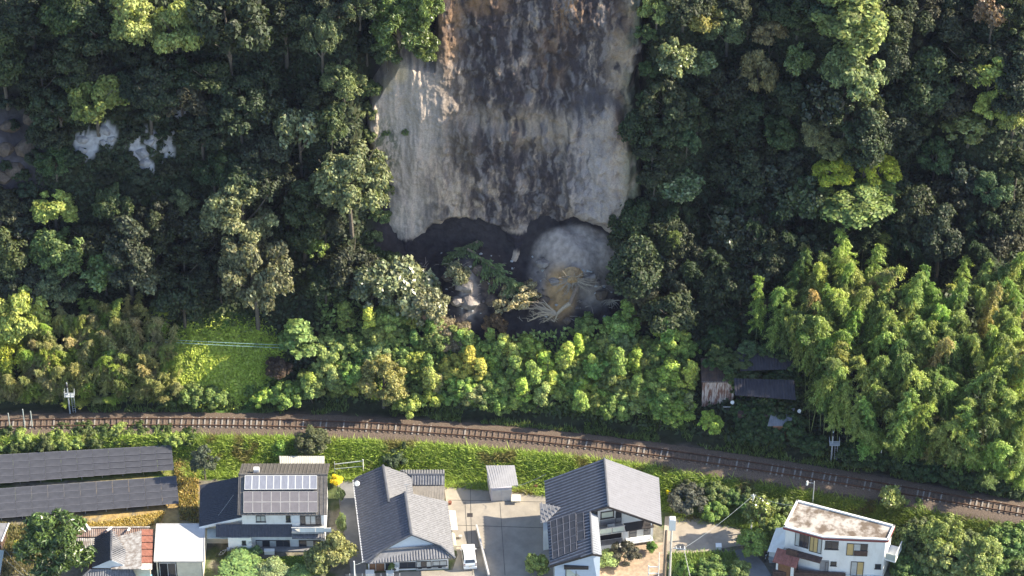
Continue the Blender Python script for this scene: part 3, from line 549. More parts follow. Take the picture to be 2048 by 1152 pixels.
gl, gr = L(763, 1101), L2(881, 1091); gn = 0
MB().prism([gl + V3(.1, .35, -.3), gr + V3(-.1, .35, -.3), R1 + V3(0, .25, -.12)], (0, .15, 0)).build('gable', M_wall2, H)
mb = MB(); mb.bar(R1, gl, .2, .16); mb.bar(R1, gr, .2, .16); mb.build('verge', M_ridge, H)
s0, s1 = at(741, 1127, ze - .02), at(903, 1116, ze - .02)
roof(H, [s0, s1, gr + V3(-.1, .2, -.25), gl + V3(.1, .2, -.25)], M_tilew, rib=.31, rr=.10, name='skirt_roof'); ridge(H, gl, L(728, 1125) , .13, M_ridge, 'hip_ridge'); ridge(H, gr, L2(910, 1116), .16, M_ridge, 'hip_ridge'); ridge(H, gl + V3(0, .1, -.1), gr + V3(0, .1, -.1), .1)
wl, wr = at(737, 1143, 0), at(897, 1137, 0); w = Wall(wl, wr); W_tiled = w; bk = unit(R0 - R1) * V3(1, 1, 0)
ml = L(712, 965) * V3(1, 1, 0) + V3(.7, -.5, 0); mr_ = at(818, 960, 0); el_ = L2(892, 1010) * V3(1, 1, 0) + V3(-.7, -.3, 0)
body(H, [wl[:2], wr[:2], el_[:2], (el_ + V3(-3, 0, 0))[:2], (el_ + V3(-3.2, 2.6, 0))[:2], ml[:2]], 0, ze + .05, M_wall)
panel(H, w, w.rect(739, 1127, 751, 1142), M_wood, 'timber_panel', .05); panel(H, w, w.rect(752, 1127, 769, 1142), M_wood, 'timber_panel', .03)
window(H, w, w.rect(771, 1126, 784, 1138), (M_glass, M_glass)); window(H, w, w.rect(799, 1124, 831, 1135), (M_glass, M_glass)); window(H, w, w.rect(832, 1122, 863, 1134), (M_curt, M_glass, M_curt)); window(H, w, w.rect(865, 1121, 894, 1131), (M_curt, M_curt))
r_ = w.rect(832, 1134, 896, 1141); panel(H, w, (r_[0], w.L, 0, r_[3]), M_found, 'foundation', .12)
for x in (840, 858, 880): mb = MB(); u = w.uv(x, 1138)[0]; w.slab(mb, u - .2, u + .2, .25, .4, .1, .135); mb.build('vent', M_bl, H)
A, B, C_, D_2 = at(818, 949, 3.1), at(889, 949, 3.1), at(889, 940, 2.7), at(800, 940, 2.7)
roof(H, [D_2, C_, B, A][::-1], M_tilew, rib=.30, rr=.09, name='annex_roof'); roof(H, [at(825, 970, 2.4), at(889, 970, 2.4), B, at(822, 949, 3.1)], M_tilew, rib=.30, rr=.10, name='annex_roof'); ridge(H, A, B, .13)
roof(H, [at(827, 1001, 2.0), at(889, 1003, 2.0), at(889, 970.5, 2.32), at(825, 970.5, 2.32)], mat('brown_grey_sheet', (.21, .19, .165), rough=.7, var=.12), th=.06, rib=.30, rr=.03, name='lean_to_roof', course=False)
q = [at(830, 1000, 1.9), at(887, 1002, 1.9), at(887, 944, 1.9), at(822, 944, 1.9)]; body(H, [p[:2] for p in q], 0, 1.95, M_cream, 'annex_wall')
MB().prism([at(897, 1020, 1.9), at(911, 1021, 1.8), at(916, 1060, 1.8), at(903, 1060, 1.9)], (0, 0, -.06)).build('side_canopy', mat('pinkish_canopy', (.50, .44, .40), rough=.5), H)
MB().prism([at(904, 1064, .8), at(910, 1067, .8), at(913, 1091, .8), at(908, 1090, .8)], (0, 0, -.8)).build('side_step', M_cream, H)
p = L(712, 972); MB().tube([p + V3(.2, 0, 0), p + V3(.2, -.05, .5)], .03).tube([p + V3(.15, -.12, .5), p + V3(.1, -.2, .56)], .32, .3, 12).build('satellite_dish', M_white, H)
p = at(814, 986, 5.2); MB().bar(p, p + V3(0, 0, 1.4), .04).bar(p + V3(-.3, 0, 1.3), p + V3(.3, 0, 1.3), .03).build('antenna', M_steel, H)

# ================================================================== small shed in the yard
K = root('small_shed', at(1004, 990, 0), 'small grey shed with a pale single slope roof standing in the paved yard', 'shed'); 
q = [at(981, 977, 2.05), at(1036.5, 970, 2.05), at(1029, 930.5, 2.45), at(971.5, 931, 2.45)]; roof(K, q, mat('pale_grey_sheet', (.31, .305, .315), rough=.5, var=.06), th=.07, rib=.26, rr=.02, course=False)
f = [at(982.5, 1003, 0), at(1023.5, 1001, 0)]; sw = Wall(*f); bkv = unit(q[3] - q[0]) * V3(1, 1, 0); dep = 2.9
body(K, [f[0][:2], f[1][:2], (f[1] + bkv * dep + V3(.25, 0, 0))[:2], (f[0] + bkv * dep)[:2]], 0, 2.05, mat('lilac_grey_panel', (.44, .42, .45), var=.05)); panel(K, sw, (.1, sw.L / 2 - .02, .05, 1.75), M_metal, 'door'); panel(K, sw, (sw.L / 2 + .02, sw.L - .1, .05, 1.75), M_metal, 'door', .04)
tag(MB().obox(at(1032, 997, .25), (.5, 0, 0), (0, .4, 0), (0, 0, .25)).obox(at(1032, 997, .52), (.54, 0, 0), (0, .44, 0), (0, 0, .02)).build('storage_box', M_cream, None, loc=at(1032, 997, 0)), 'cream storage box on the paving right of the small grey shed', 'box')

# ================================================================== big two storey house with long slopes (right of centre)
H = root('gabled_house', at(1215, 1090, 0), 'big two storey house with ribbed dark left roof slope and pale right slope', 'house')
zr = 7.6; RB, RF = at(1208.5, 916.6, zr), at(1216.7, 1012.3, zr); EL = at(1088.5, 961.5, 4.5); n = pnormal(RB, RF, EL); L = lambda x, y: onplane(x, y, RB, n)
roof(H, [L(1088.5, 961.5), L(1100, 1131), L(1185, 1106.7), L(1180, 1022), RF, RB], M_tile, rib=.46, rr=.085, mt=M_trib)
ER = at(1323.5, 1049, 4.25); n2 = pnormal(RB, RF, ER); L2 = lambda x, y: onplane(x, y, RB, n2)
roof(H, [L2(1323.5, 1049), L2(1318, 955.6), RB, RF][::-1], mat('pale_grey_roof', (.175, .178, .20), rough=.5, var=.07, scale=1.5), rib=.36, rr=.03, course=False); ridge(H, RB, RF, .13)  # paler copy of the roof colour paints sunlight on the right slope
W0, W1 = L(1180, 1024), L(1185, 1106.7); q0, q1 = at(1196, 1032, W0[2] - .55), at(1203.5, 1109.5, W1[2] - .55)
roof(H, [q1, q0, W0, W1], mat('pale_blue_grey_roof', (.22, .235, .26), rough=.5, var=.06), rib=.36, rr=.03, course=False, name='wing_roof'); ridge(H, W0, W1, .11)  # wing's right slope likewise coloured paler for the sun
mb = MB(); dwn = V3(0, -.02, -.16)
for a, b in ((RF, L2(1323.5, 1049)), (RF, L(1180, 1022)), (W1, L(1100, 1131)), (W1, q1)): MB().bar(a + dwn, b + dwn, .08, .26).build('bargeboard', M_frame, H)
fl, fr = at(1199, 1107, 0), at(1311, 1090, 0); w = Wall(fl, fr); dv = unit(RB - RF) * V3(1, 1, 0)
A = w.A + dv * .1; back = L2(1315, 962) * V3(1, 1, 0); bl_ = L(1094, 965) * V3(1, 1, 0)
fw_ = at(1255, 1089, 0) ; w1 = Wall(w.pt(0, 0, -1.2), w.pt(w.L, 0, -1.2))
foot_ = [w1.A, w1.B, back + V3(-.5, -.4, 0), bl_ + V3(.6, -.3, 0), L(1103, 1010) * V3(1, 1, 0) + V3(.4, 0, 0)]
body(H, [p[:2] for p in foot_], 0, 4.3)
ap = RF - dv * -.9; gz = lambda u: None
uR = float(np.dot(RF - w1.A, w1.d)); zs = lambda P, nn, p: P[2] - (nn[0] * (p[0] - P[0]) + nn[1] * (p[1] - P[1])) / nn[2]
poly = [w1.pt(0, 4.25), w1.pt(w1.L, 4.25)] + [w1.pt(u, min(zs(RB, n, w1.pt(u, 0)), zs(RB, n2, w1.pt(u, 0))) - .2) for u in (w1.L, uR, 0)]
MB().prism(poly, -w1.n * .12).build('gable', mat('pale_blue_shade_wall', (.64, .66, .70), var=.05), H)  # blue of skylit shade painted into a white gable wall
# upper window, door, balcony
window(H, w1, w1.rect(1201, 1022, 1228, 1036), (M_pgl,), fw=.12); window(H, w1, w1.rect(1231, 1022, 1243, 1044), (M_glass,), sill=False, name='balcony_door')
panel(H, w1, w1.rect(1199, 1038, 1243, 1050), M_grey, 'balcony_back', .03)
uB = w1.uv(1245, 1050)[0]; mb = MB(); w1.slab(mb, -.1, uB, 2.75, 2.9, 0, 1.2); b = mb.build('balcony', M_found, H)
for k in range(2): mb = MB(); w1.slab(mb, 0 + k * uB / 2, (k + 1) * uB / 2 - .12, 2.98, 3.65, 1.14, 1.18); mb.build('balcony_panel', M_pgl, b)
mb = MB(); w1.slab(mb, -.1, uB, 3.68, 3.78, 1.1, 1.22); mb.build('handrail', M_metal, b)
for k in range(3): mb = MB(); w1.slab(mb, -.1 + k * uB / 2 - .04, -.1 + k * uB / 2 + .04, 2.9, 3.7, 1.1, 1.2); mb.build('post', M_metal, b)
pc = w1.pt(w1.uv(1220, 1043)[0], 3.2, .55); o = MB().obox(pc, w1.d * .4, w1.n * .16, V3(0, 0, .3)).build('air_conditioner', M_white, H); MB().tube([pc + w1.n * .16, pc + w1.n * .18], .2, None, 12).build('fan_grille', M_frame, o)
panel(H, w1, w1.rect(1200, 1066, 1243, 1078), M_bl, 'ground_floor_opening', .02); panel(H, w1, w1.rect(1246, 1054, 1256, 1080), M_wall2, 'wall_panel', .04)
window(H, w1, w1.rect(1258, 1050, 1302, 1080), (M_glass, M_curt, M_glass), name='window')
mb = MB(); w1.slab(mb, -.1, uB, .0, .7, .02, 1.3); mb.build('terrace_base', M_grey, H); mb = MB(); w1.slab(mb, -.15, uB + .3, .7, .82, .9, 1.5); mb.build('terrace_kerb', M_white, H)
mb = MB(); w1.slab(mb, uB + .4, w1.L - .2, .42, .55, .03, .95); mb.build('veranda', M_white, H); mb = MB(); w1.slab(mb, uB + .5, w1.L - .3, 0, .41, .03, .6); mb.build('veranda_base', M_bl, H)
mb = MB(); w1.slab(mb, w1.L - .5, w1.L - .38, 0, 3.2, .7, .82); mb.build('veranda_post', M_white, H)
pent_ = [w1.pt(uB + .1, 2.75, 1.1), w1.pt(w1.L - .2, 2.75, 1.1), w1.pt(w1.L - .2, 2.95, .05), w1.pt(uB + .1, 2.95, .05)]
MB().prism(pent_, (0, 0, -.08)).build('veranda_roof', M_frame, H)
# front wing wall
g0, g1 = at(1103, 1200, 0), at(1192, 1181, 0); zl = L(1108, 1128)[2] - .25
pl_, pr_ = L(1104, 1128), W1; yv = unit(RF - RB) * V3(1, 1, 0)
a_, b_, c_ = pl_ * V3(1, 1, 0) - yv * .35 + V3(.35, 0, 0), W1 * V3(1, 1, 0) - yv * .35, q1 * V3(1, 1, 0) - yv * .35 - V3(.15, 0, 0)
ww = Wall(a_, c_); MB().prism([a_ + V3(0, 0, -.1), c_ + V3(0, 0, -.1), c_ + V3(0, 0, q1[2] - .15), b_ + V3(0, 0, W1[2] - .2), a_ + V3(0, 0, pl_[2] - .15)], (ww.n * -.15)).build('wing_gable', mat('light_blue_shade_wall', (.50, .58, .70), var=.04), H)  # wing wall: bluish shade put into a white wall's colour
bk1 = L(1096, 1030) * V3(1, 1, 0) + V3(.4, 0, 0); bk2 = W0 * V3(1, 1, 0) + V3(.3, 0, 0); body(H, [(a_ - ww.n * .16)[:2], (c_ - ww.n * .16)[:2], bk2[:2], bk1[:2]], 0, min(zl, 3.9), name='wing_wall')
window(H, ww, ww.rect(1131, 1137, 1173, 1160), (M_pgl, M_curt), fw=.08); panel(H, ww, ww.rect(1128, 1129, 1177, 1134), M_frame, 'window_hood', .4)
# entrance gable on the left
et = L(1123, 1016) + n * .12; e0, e2 = at(1079.5, 1006, et[2]), L(1094, 1045) + n * .12; e3 = at(1081.5, 1046, e2[2])
roof(H, [e3, e2, et, e0], M_tilew, rib=.40, rr=.05, name='entrance_roof', th=.12); q = [e3 + V3(.3, .3, 0), e2 + V3(0.3, .3, 0), e2 + V3(.3, 2.2, 0), e3 + V3(.3, 2.2, 0)]; body(H, [p[:2] for p in q], 0, 3.1, M_wall, 'entrance_wall')
onroof(H, [(1101, 1043), (1151, 1026), (1154, 1100), (1106, 1119)], M_pan, 4, 'solar_panel', M_pline, .03, nv=5, lift=.12, n=n, P0=RB); onroof(H, [(1153, 1029), (1167, 1025), (1170, 1078), (1155, 1083)], M_pan, 1, 'solar_panel', M_pline, .03, nv=3, lift=.12, n=n, P0=RB)

# ================================================================== white flat roofed house (right)
H = root('flat_roof_house', at(1680, 1150, 0), 'white two storey house with a stained flat roof and a maroon edge', 'house')
zr = 6.2; RA, RBk, RC, RD, RE = [at(x, y, zr) for x, y in ((1593.6, 1000), (1790, 1051), (1776.5, 1080), (1647, 1074.5), (1567, 1053))]
pts = [RE, RD, RC, RBk, RA]; MB().prism([p + V3(0, 0, -.12) for p in pts], (0, 0, -.2)).build('roof', M_moss, H)
cen = np.mean(pts, 0)
for i in range(5):
    a, b = pts[i], pts[(i + 1) % 5]; mb = MB(); d = unit(b - a); nrm = V3(d[1], -d[0], 0)
    mb.obox((a + b) / 2 + V3(0, 0, -.02) - nrm * .1, (b - a) / 2 - d * .006, nrm * .1, V3(0, 0, .1)); par = mb.build('parapet', M_wall, H)
    mb = MB(); mb.obox((a + b) / 2 + V3(0, 0, -.24) + nrm * .012, (b - a) / 2 - d * .006, nrm * .03, V3(0, 0, .14)); mb.build('fascia', M_maroon, H)
inn = [p + (cen - p) * .045 + V3(0, 0, 0) for p in pts]; body(H, [p[:2] for p in inn], 0, zr - .33, M_wall)
w = Wall(inn[1] * V3(1, 1, 0), inn[2] * V3(1, 1, 0)); wl_ = Wall(inn[0] * V3(1, 1, 0), inn[1] * V3(1, 1, 0))
window(H, w, w.rect(1650, 1082, 1677, 1098), (M_glass, M_glass)); window(H, w, w.rect(1693, 1087, 1735, 1111), (M_tan, M_curt, M_glass), sill=False); panel(H, w, w.rect(1708, 1101, 1735, 1111), M_dwood, 'rail_panel', .12)
window(H, w, w.rect(1650, 1124, 1657, 1146), (M_glass,)); window(H, w, w.rect(1661, 1123, 1673, 1131), (M_glass,)); window(H, w, w.rect(1701, 1123, 1727, 1151), (M_curt, M_tan), sill=False, name='terrace_door'); window(H, w, w.rect(1750, 1128, 1762, 1137), (M_glass,))
window(H, wl_, wl_.rect(1590, 1066, 1618, 1094), (M_curt, M_glass, M_glass), sill=False); window(H, wl_, wl_.rect(1619, 1072, 1644, 1105), (M_tan, M_tan, M_curt), sill=False)
mb = MB(); wl_.slab(mb, wl_.uv(1577, 1095)[0], wl_.L, 2.9, 3.05, 0, .9); b = mb.build('balcony', M_dwood, H)
mb = MB(); wl_.slab(mb, wl_.uv(1577, 1095)[0], wl_.uv(1600, 1095)[0], 3.05, 3.8, .85, .9); mb.build('balcony_rail', M_dwood, b)
# entrance porch with small maroon roof
pa = wl_.pt(wl_.uv(1577, 1110)[0] - .9, 0, 1.6); pb = pa + wl_.d * 2.1
A, B = pa + V3(0, 0, 2.5) + wl_.n * .5, pb + V3(0, 0, 2.5) + wl_.n * .5; roof(H, [A - wl_.d * .3, B + wl_.d * .3, B + wl_.d * .3 - wl_.n * 1.7 + V3(0, 0, .55), A - wl_.d * .3 - wl_.n * 1.7 + V3(0, 0, .55)], mat('red_brown_tile', (.26, .11, .085), var=.25, scale=3), rib=.28, rr=.06, name='porch_roof', th=.1)
body(H, [p[:2] for p in (pa, pb, pb - wl_.n * 1.55, pa - wl_.n * 1.55)], 0, 2.45, M_dwood, 'porch_wall'); pw = Wall(pa, pb); panel(H, pw, (.3, 1.6, .05, 2.1), M_wood, 'front_door', .05); panel(H, pw, (.02, .25, .05, 2.2), M_white, 'door_post', .06); panel(H, pw, (1.7, 2.05, .05, 2.2), M_white, 'door_post', .06)
panel(H, w, (-.2, .75, 0, 2.6), M_grey, 'shaded_screen', .05)
# right balcony
rb = Wall(inn[2] * V3(1, 1, 0), inn[3] * V3(1, 1, 0)); mb = MB(); rb.slab(mb, .3, 2.6, 2.75, 2.95, 0, 1.2); b = mb.build('balcony', M_wall, H); mb = MB(); rb.slab(mb, .3, 2.6, 2.95, 3.85, 1.13, 1.18); mb.build('balcony_glass', M_pgl, b); mb = MB(); rb.slab(mb, .3, .36, 2.95, 3.85, .05, 1.12); mb.build('balcony_glass', M_green, b); mb = MB(); rb.slab(mb, .28, 2.62, 3.86, 3.92, 1.1, 1.2); mb.build('handrail', M_alu, b)
mb = MB(); w.slab(mb, -.1, w.L + .1, .55, .62, .01, .05); mb.build('base_band', mat('pale_blue_band', (.45, .50, .58)), H)
# white stair enclosure on its left
A = [at(x, y, z) for x, y, z in ((1552, 1056, 3.6), (1574, 1054, 3.6), (1590, 1063, 3.4), (1589, 1085, 2.7), (1573, 1086, 2.4), (1561, 1107, 1.6), (1535, 1103, 1.6))]
o = MB().add(A, [tuple(range(7))]).build('stair_roof', M_white, H); md = o.modifiers.new('t', 'SOLIDIFY'); md.thickness = .12
body(H, [(A[6] + V3(.2, .3, 0))[:2], (A[5] + V3(-.2, .3, 0))[:2], (A[2] + V3(-.2, 0, 0))[:2], (A[0] + V3(.2, -.2, 0))[:2]], 0, 1.5, M_wall, 'stair_wall')

def ac_unit(h, w, px, py, z):
    u = w.uv(px, py)[0]; mb = MB(); w.slab(mb, u - .4, u + .4, z, z + .6, .1, .42); o = mb.build('air_conditioner', M_wall, h); m2 = MB(); p = w.pt(u - .1, z + .3, .42); m2.tube([p, p + w.n * .02], .22, None, 12); m2.build('fan_grille', M_frame, o)
H4_ = [o for o in S.objects if o.name == 'flat_roof_house'][0]; ac_unit(H4_, w, 1742, 1140, .05)
# ------------------------------------------------------------------ plants
M_leaf = leafmat('leaf', .26, .55, .35); M_blade = leafmat('bamboo_leaf', .38, .5, .3); M_gloss = leafmat('glossy_leaf', .18, .32, .55)
M_bark = mat('bark', (.13, .11, .085), var=.3, scale=6, bump=.5); M_culm = mat('bamboo_culm', (.16, .19, .07), var=.2)
rng = np.random.default_rng(11)
def leaf_quads(P, N, L, Wd, droop=None, r=rng):
    """one bent leaf spray per point: position, facing, length, width -> verts, quads"""
    n = len(P); N = N / (np.linalg.norm(N, axis=1, keepdims=True) + 1e-9)
    t = r.normal(size=(n, 3)) if droop is None else droop
    t = t - (t * N).sum(1, keepdims=True) * N; t /= np.linalg.norm(t, axis=1, keepdims=True) + 1e-9
    b = np.cross(N, t); L = np.broadcast_to(L, n)[:, None]; Wd = np.broadcast_to(Wd, n)[:, None]
    v = np.stack([P - t * L * .5, P + b * Wd * .5 + t * L * .08, P + t * L * .5 - N * L * .12, P - b * Wd * .5 + t * L * .08], 1).reshape(-1, 3)
    return v, np.arange(4 * n).reshape(n, 4)
def rdir(n, r=rng): v = r.normal(size=(n, 3)); return v / np.linalg.norm(v, axis=1, keepdims=True)
def crown(seed, R, H, nl, rl, leaf, dens, up=.15, jit=.75, top=0.0, asp=1.0):
    """lobed crown centred on the origin: lobes sit on an uneven ellipsoid, leaves clothe each lobe"""
    r = np.random.default_rng(seed); Vs = []; Fs = []; Cs = []; nv = 0
    for i in range(nl):
        d = rdir(1, r)[0]; d[2] = abs(d[2]) * 1.15 - .45 + up; d /= np.linalg.norm(d)
        k = r.uniform(.5, 1.02); rad = rl * r.uniform(.5, 1.35)
        c = d * np.array([R - rad * .7, R - rad * .7, H - rad * .7]) * k
        taper = 1 - top * max(0, c[2] / H); c[:2] *= taper
        n = int(dens * rad * rad); u = rdir(n, r); u[:, 2] = np.where(u[:, 2] < -.45, -u[:, 2], u[:, 2])
        rr = rad * (r.uniform(.72, 1.06, n)) * (.62 + .62 * vn(u[:, 0] * 2.6 + 9, u[:, 1] * 2.6 + u[:, 2] * 2.1, seed + i))
        P = c + u * rr[:, None] * np.array([1, 1, .82])
        N = u + rdir(n, r) * jit + np.array([0, 0, .25])
        v, f = leaf_quads(P, N, leaf * r.uniform(.6, 1.4, n), asp * leaf * r.uniform(.4, .85, n), r=r)
        tone = r.uniform(.78, 1.2) * (r.uniform(.5, 1.5, n)); yel = r.uniform(.9, 1.12, n)
        Vs.append(v); Fs.append(f + nv); nv += len(v); Cs.append(np.repeat(np.stack([tone * yel, tone, tone * (2 - yel) * .95], 1), 4, 0))
    return np.concatenate(Vs), np.concatenate(Fs), np.concatenate(Cs)
def limbs(seed, R, H, hb, r0, nb=6):
    r = np.random.default_rng(seed); mb = MB(); lean = r.uniform(-.25, .25, 2)
    mb.tube([(0, 0, -hb), (lean[0] * .3, lean[1] * .3, -hb * .5), (lean[0], lean[1], 0), (lean[0] * 1.6, lean[1] * 1.4, H * .5)], r0, r0 * .35, 7)
    for i in range(nb):
        a = i * 2.4 + r.uniform(0, 1); z0 = -hb * r.uniform(.1, .5)
        mb.tube([(lean[0] * .6, lean[1] * .6, z0), (math.cos(a) * R * .35, math.sin(a) * R * .35, z0 + hb * .3), (math.cos(a) * R * .75, math.sin(a) * R * .75, z0 + hb * .3 + H * r.uniform(.2, .6))], r0 * .45, r0 * .12, 5)
    return mb
PROTO = {}
HIDE = []
def proto(name, kind, V, Fq, C, lm, hb, r0=.2, R=3, H=3, seed=1, limb=True, cname='crown', tname='trunk'):
    """a plant proto: Empty at its foot > trunk + crown; used first where its first plant stands"""
    o = bpy.data.objects.new(name, None)
    V = V + np.array([0, 0, hb])
    me = meshobj(cname, V, Fq, lm, None, col=C); COL.objects.unlink(me); me.parent = o
    if limb:
        b = limbs(seed, R, H, hb, r0); tr = meshobj(tname, np.array(b.v) + np.array([0, 0, hb]), b.f, M_bark, None); COL.objects.unlink(tr); tr.parent = o
    PROTO[kind] = (o, R, H, hb); return o
for i in range(5):
    V, Fq, C = crown(100 + i, 3.5, 3.4, 34, .98, .38, 330, jit=.75); proto('broadleaf_tree', f'broad{i}', V, Fq, C, M_leaf, 4.2, .22, 3.4, 3.3, i)
for i in range(2):                                            # tall, column shaped
    V, Fq, C = crown(120 + i, 2.7, 5.3, 44, .92, .36, 330, up=.1, jit=.8); proto('broadleaf_tree', f'tall{i}', V, Fq, C, M_leaf, 5.5, .24, 2.6, 5.2, i)
for i in range(2):                                            # fine, open leaf
    V, Fq, C = crown(140 + i, 3.3, 3.4, 60, .68, .29, 480, jit=.95); proto('broadleaf_tree', f'fine{i}', V, Fq, C, M_leaf, 4.0, .2, 3.2, 3.4, i)
for i in range(4):                                            # creeper covered shrubs
    V, Fq, C = crown(160 + i, 2.1, 1.8, 46, .46, .25, 900, up=.3, jit=.7); proto('creeper_shrub', f'shrub{i}', V, Fq, C, M_leaf, 1.5, .08, 2.0, 1.9, i, tname='stem', cname='foliage')
for i in range(2):                                            # creeper spires over dead stems
    V, Fq, C = crown(170 + i, 1.1, 2.8, 36, .42, .25, 900, up=.2, jit=.6, top=.6); proto('creeper_column', f'spire{i}', V, Fq, C, M_leaf, 2.4, .08, 1.1, 2.8, i, tname='stem', cname='foliage')
for i in range(2):                                            # garden shrubs, tight
    V, Fq, C = crown(180 + i, 1.3, 1.2, 22, .48, .17, 1500, up=.3, jit=.7); proto('garden_shrub', f'garden{i}', V, Fq, C, M_leaf, .9, .06, 1.3, 1.2, i, tname='stem', cname='foliage')
V, Fq, C = crown(190, 3.0, 3.6, 64, .62, .50, 520, up=.2, jit=1.0, asp=.4); proto('cypress_tree', 'cypress', V, Fq, C, M_gloss, 3.5, .22, 3.0, 3.6, 3)
V, Fq, C = crown(191, 2.8, 3.2, 30, .85, .46, 260, up=.2, jit=1.0); proto('broadleaf_tree', 'gloss0', V, Fq, C, M_gloss, 4.2, .2, 2.8, 3.2, 4)
V, Fq, C = crown(192, 2.8, 3.0, 24, 1.0, .5, 200, up=.2, jit=1.0); proto('broadleaf_tree', 'gloss1', V, Fq, C, M_gloss, 4.2, .2, 2.8, 3.0, 5)
def bamboo(seed, H=11, nb=38):
    r = np.random.default_rng(seed); az = r.uniform(0, 6.28); bend = r.uniform(1.5, 3.0)
    def culm(t): return np.array([math.cos(az) * bend * max(0, t - .35) ** 2 * 2.2, math.sin(az) * bend * max(0, t - .35) ** 2 * 2.2, H * (t - .09 * t ** 4)])
    mb = MB().tube([culm(t) for t in np.linspace(0, 1, 9)], .05, .012, 5)
    Vs = []; Cs = []; Fs = []; nv = 0
    for i in range(nb):
        t = .42 + .6 * (i / nb); p0 = culm(min(t, 1.0)); a = az + i * 2.4 + r.uniform(-.4, .4); L = (1.15 * (1 - ((t - .62) / .48) ** 2 * .6)) * r.uniform(.65, 1.2)
        d = np.array([math.cos(a), math.sin(a), .35]); s = np.linspace(.05, 1, 24)
        base = p0 + d * L * s[:, None]; base[:, 2] -= (s ** 2) * L * r.uniform(.55, 1.0)
        for rep in range(3):
            n = len(base); P = base + r.normal(size=(n, 3)) * .12
            dr = d * .6 + np.array([0, 0, -1.0]) * (.35 + .9 * s[:, None]) + r.normal(size=(n, 3)) * .45
            N = np.array([d[0] * .35, d[1] * .35, 1.0]) + r.normal(size=(n, 3)) * .55
            v, f = leaf_quads(P, N, r.uniform(.24, .46, n), r.uniform(.07, .13, n), dr, r)
            tone = r.uniform(.55, 1.4, n) * r.uniform(.9, 1.1); Vs.append(v); Fs.append(f + nv); nv += len(v); Cs.append(np.repeat(np.stack([tone * r.uniform(.95, 1.1), tone, tone * .9], 1), 4, 0))
    return mb, np.concatenate(Vs), np.concatenate(Fs), np.concatenate(Cs), culm(.78)
for i in range(6):
    mb, V, Fq, C, top = bamboo(300 + i); o = bpy.data.objects.new('bamboo', None)
    a = meshobj('foliage', V, Fq, M_blade, None, col=C); b = meshobj('culm', mb.v, mb.f, M_culm, None)
    for q_ in (a, b): COL.objects.unlink(q_); q_.parent = o
    PROTO[f'bamboo{i}'] = (o, 1.3, 3.2, top[2])
# where a plant must stand so that its middle shows at a photo pixel
sel = (GY > TY(GX) + 3.0) & (np.abs(GX) < 75) & (GY < 62); sel[::2, :] = False
LX, LY, LZ = GX[sel], GY[sel], GZ[sel]
def stand(px, py, h, rad=7):
    x, y, d = proj(LX, LY, LZ + h); q = (x - px) ** 2 + (y - py) ** 2; c = np.where(q < rad * rad)[0]
    if len(c) == 0: i = int(q.argmin()); return np.array([LX[i], LY[i], LZ[i]])
    i = c[d[c].argmin()]; return np.array([LX[i], LY[i], LZ[i]])
def col_jit(c, a=.12): c = np.array(c); return tuple(np.clip(c * np.random.uniform(1 - a, 1 + a) * np.random.uniform(1 - a * .5, 1 + a * .5, 3), 0, 1))
PLACED = []
def plant(kind, px, py, w, color, label, cat, group=None, h=None, name=None, rz=None, tilt=0, foot=None, jit=.12):
    """w, h: width and height of the crown in photo pixels"""
    p, R, H, hb = PROTO[kind]; s = w / 17.6 / 2 / R; sv = s if h is None else (h / 15.5 / 2 / H)
    if foot is None:
        for q_ in (1, .85, .7, .55, .42, .3):
            loc = stand(px, py, hb * sv * q_); a_ = proj(loc[0], loc[1], loc[2] + hb * sv * q_)
            if math.hypot(a_[0] - px, a_[1] - py) < 9: break
        if kind.startswith('bamboo') or q_ > .7: sv *= q_
        else: sv *= max(q_, .6)
    else: loc = np.array(foot, float)
    nm = name or p.name
    o = copy_tree(p, loc - np.array([0, 0, .15]), (s, s, sv), (tilt, 0, random.uniform(0, 6.28) if rz is None else rz), col_jit(color, jit), label, group, name=nm)
    o['label'] = label; o['category'] = cat
    if group: o['group'] = group
    PLACED.append((px, py, w * .5)); return o
def pt_in(poly, x, y):
    c = False; n = len(poly)
    for i in range(n):
        x1, y1 = poly[i]; x2, y2 = poly[i - 1]
        if (y1 > y) != (y2 > y) and x < (x2 - x1) * (y - y1) / (y2 - y1) + x1: c = not c
    return c
def scatter(poly, n, gap, seed=0, tries=40):
    r = random.Random(seed); xs_ = [p[0] for p in poly]; ys_ = [p[1] for p in poly]; out = []
    for _ in range(n * tries):
        if len(out) >= n: break
        x = r.uniform(min(xs_), max(xs_)); y = r.uniform(min(ys_), max(ys_))
        if pt_in(poly, x, y) and all((x - a) ** 2 + (y - b) ** 2 > gap * gap for a, b in out): out.append((x, y))
    return out

DK = (.046, .062, .030); MD = (.085, .115, .045); YG = (.38, .43, .11); LT = (.32, .36, .12); KZ = (.30, .375, .10); BB = (.30, .385, .115); OL = (.34, .34, .13)  # light and dark leaf colours also paint sunlit crowns and forest shade
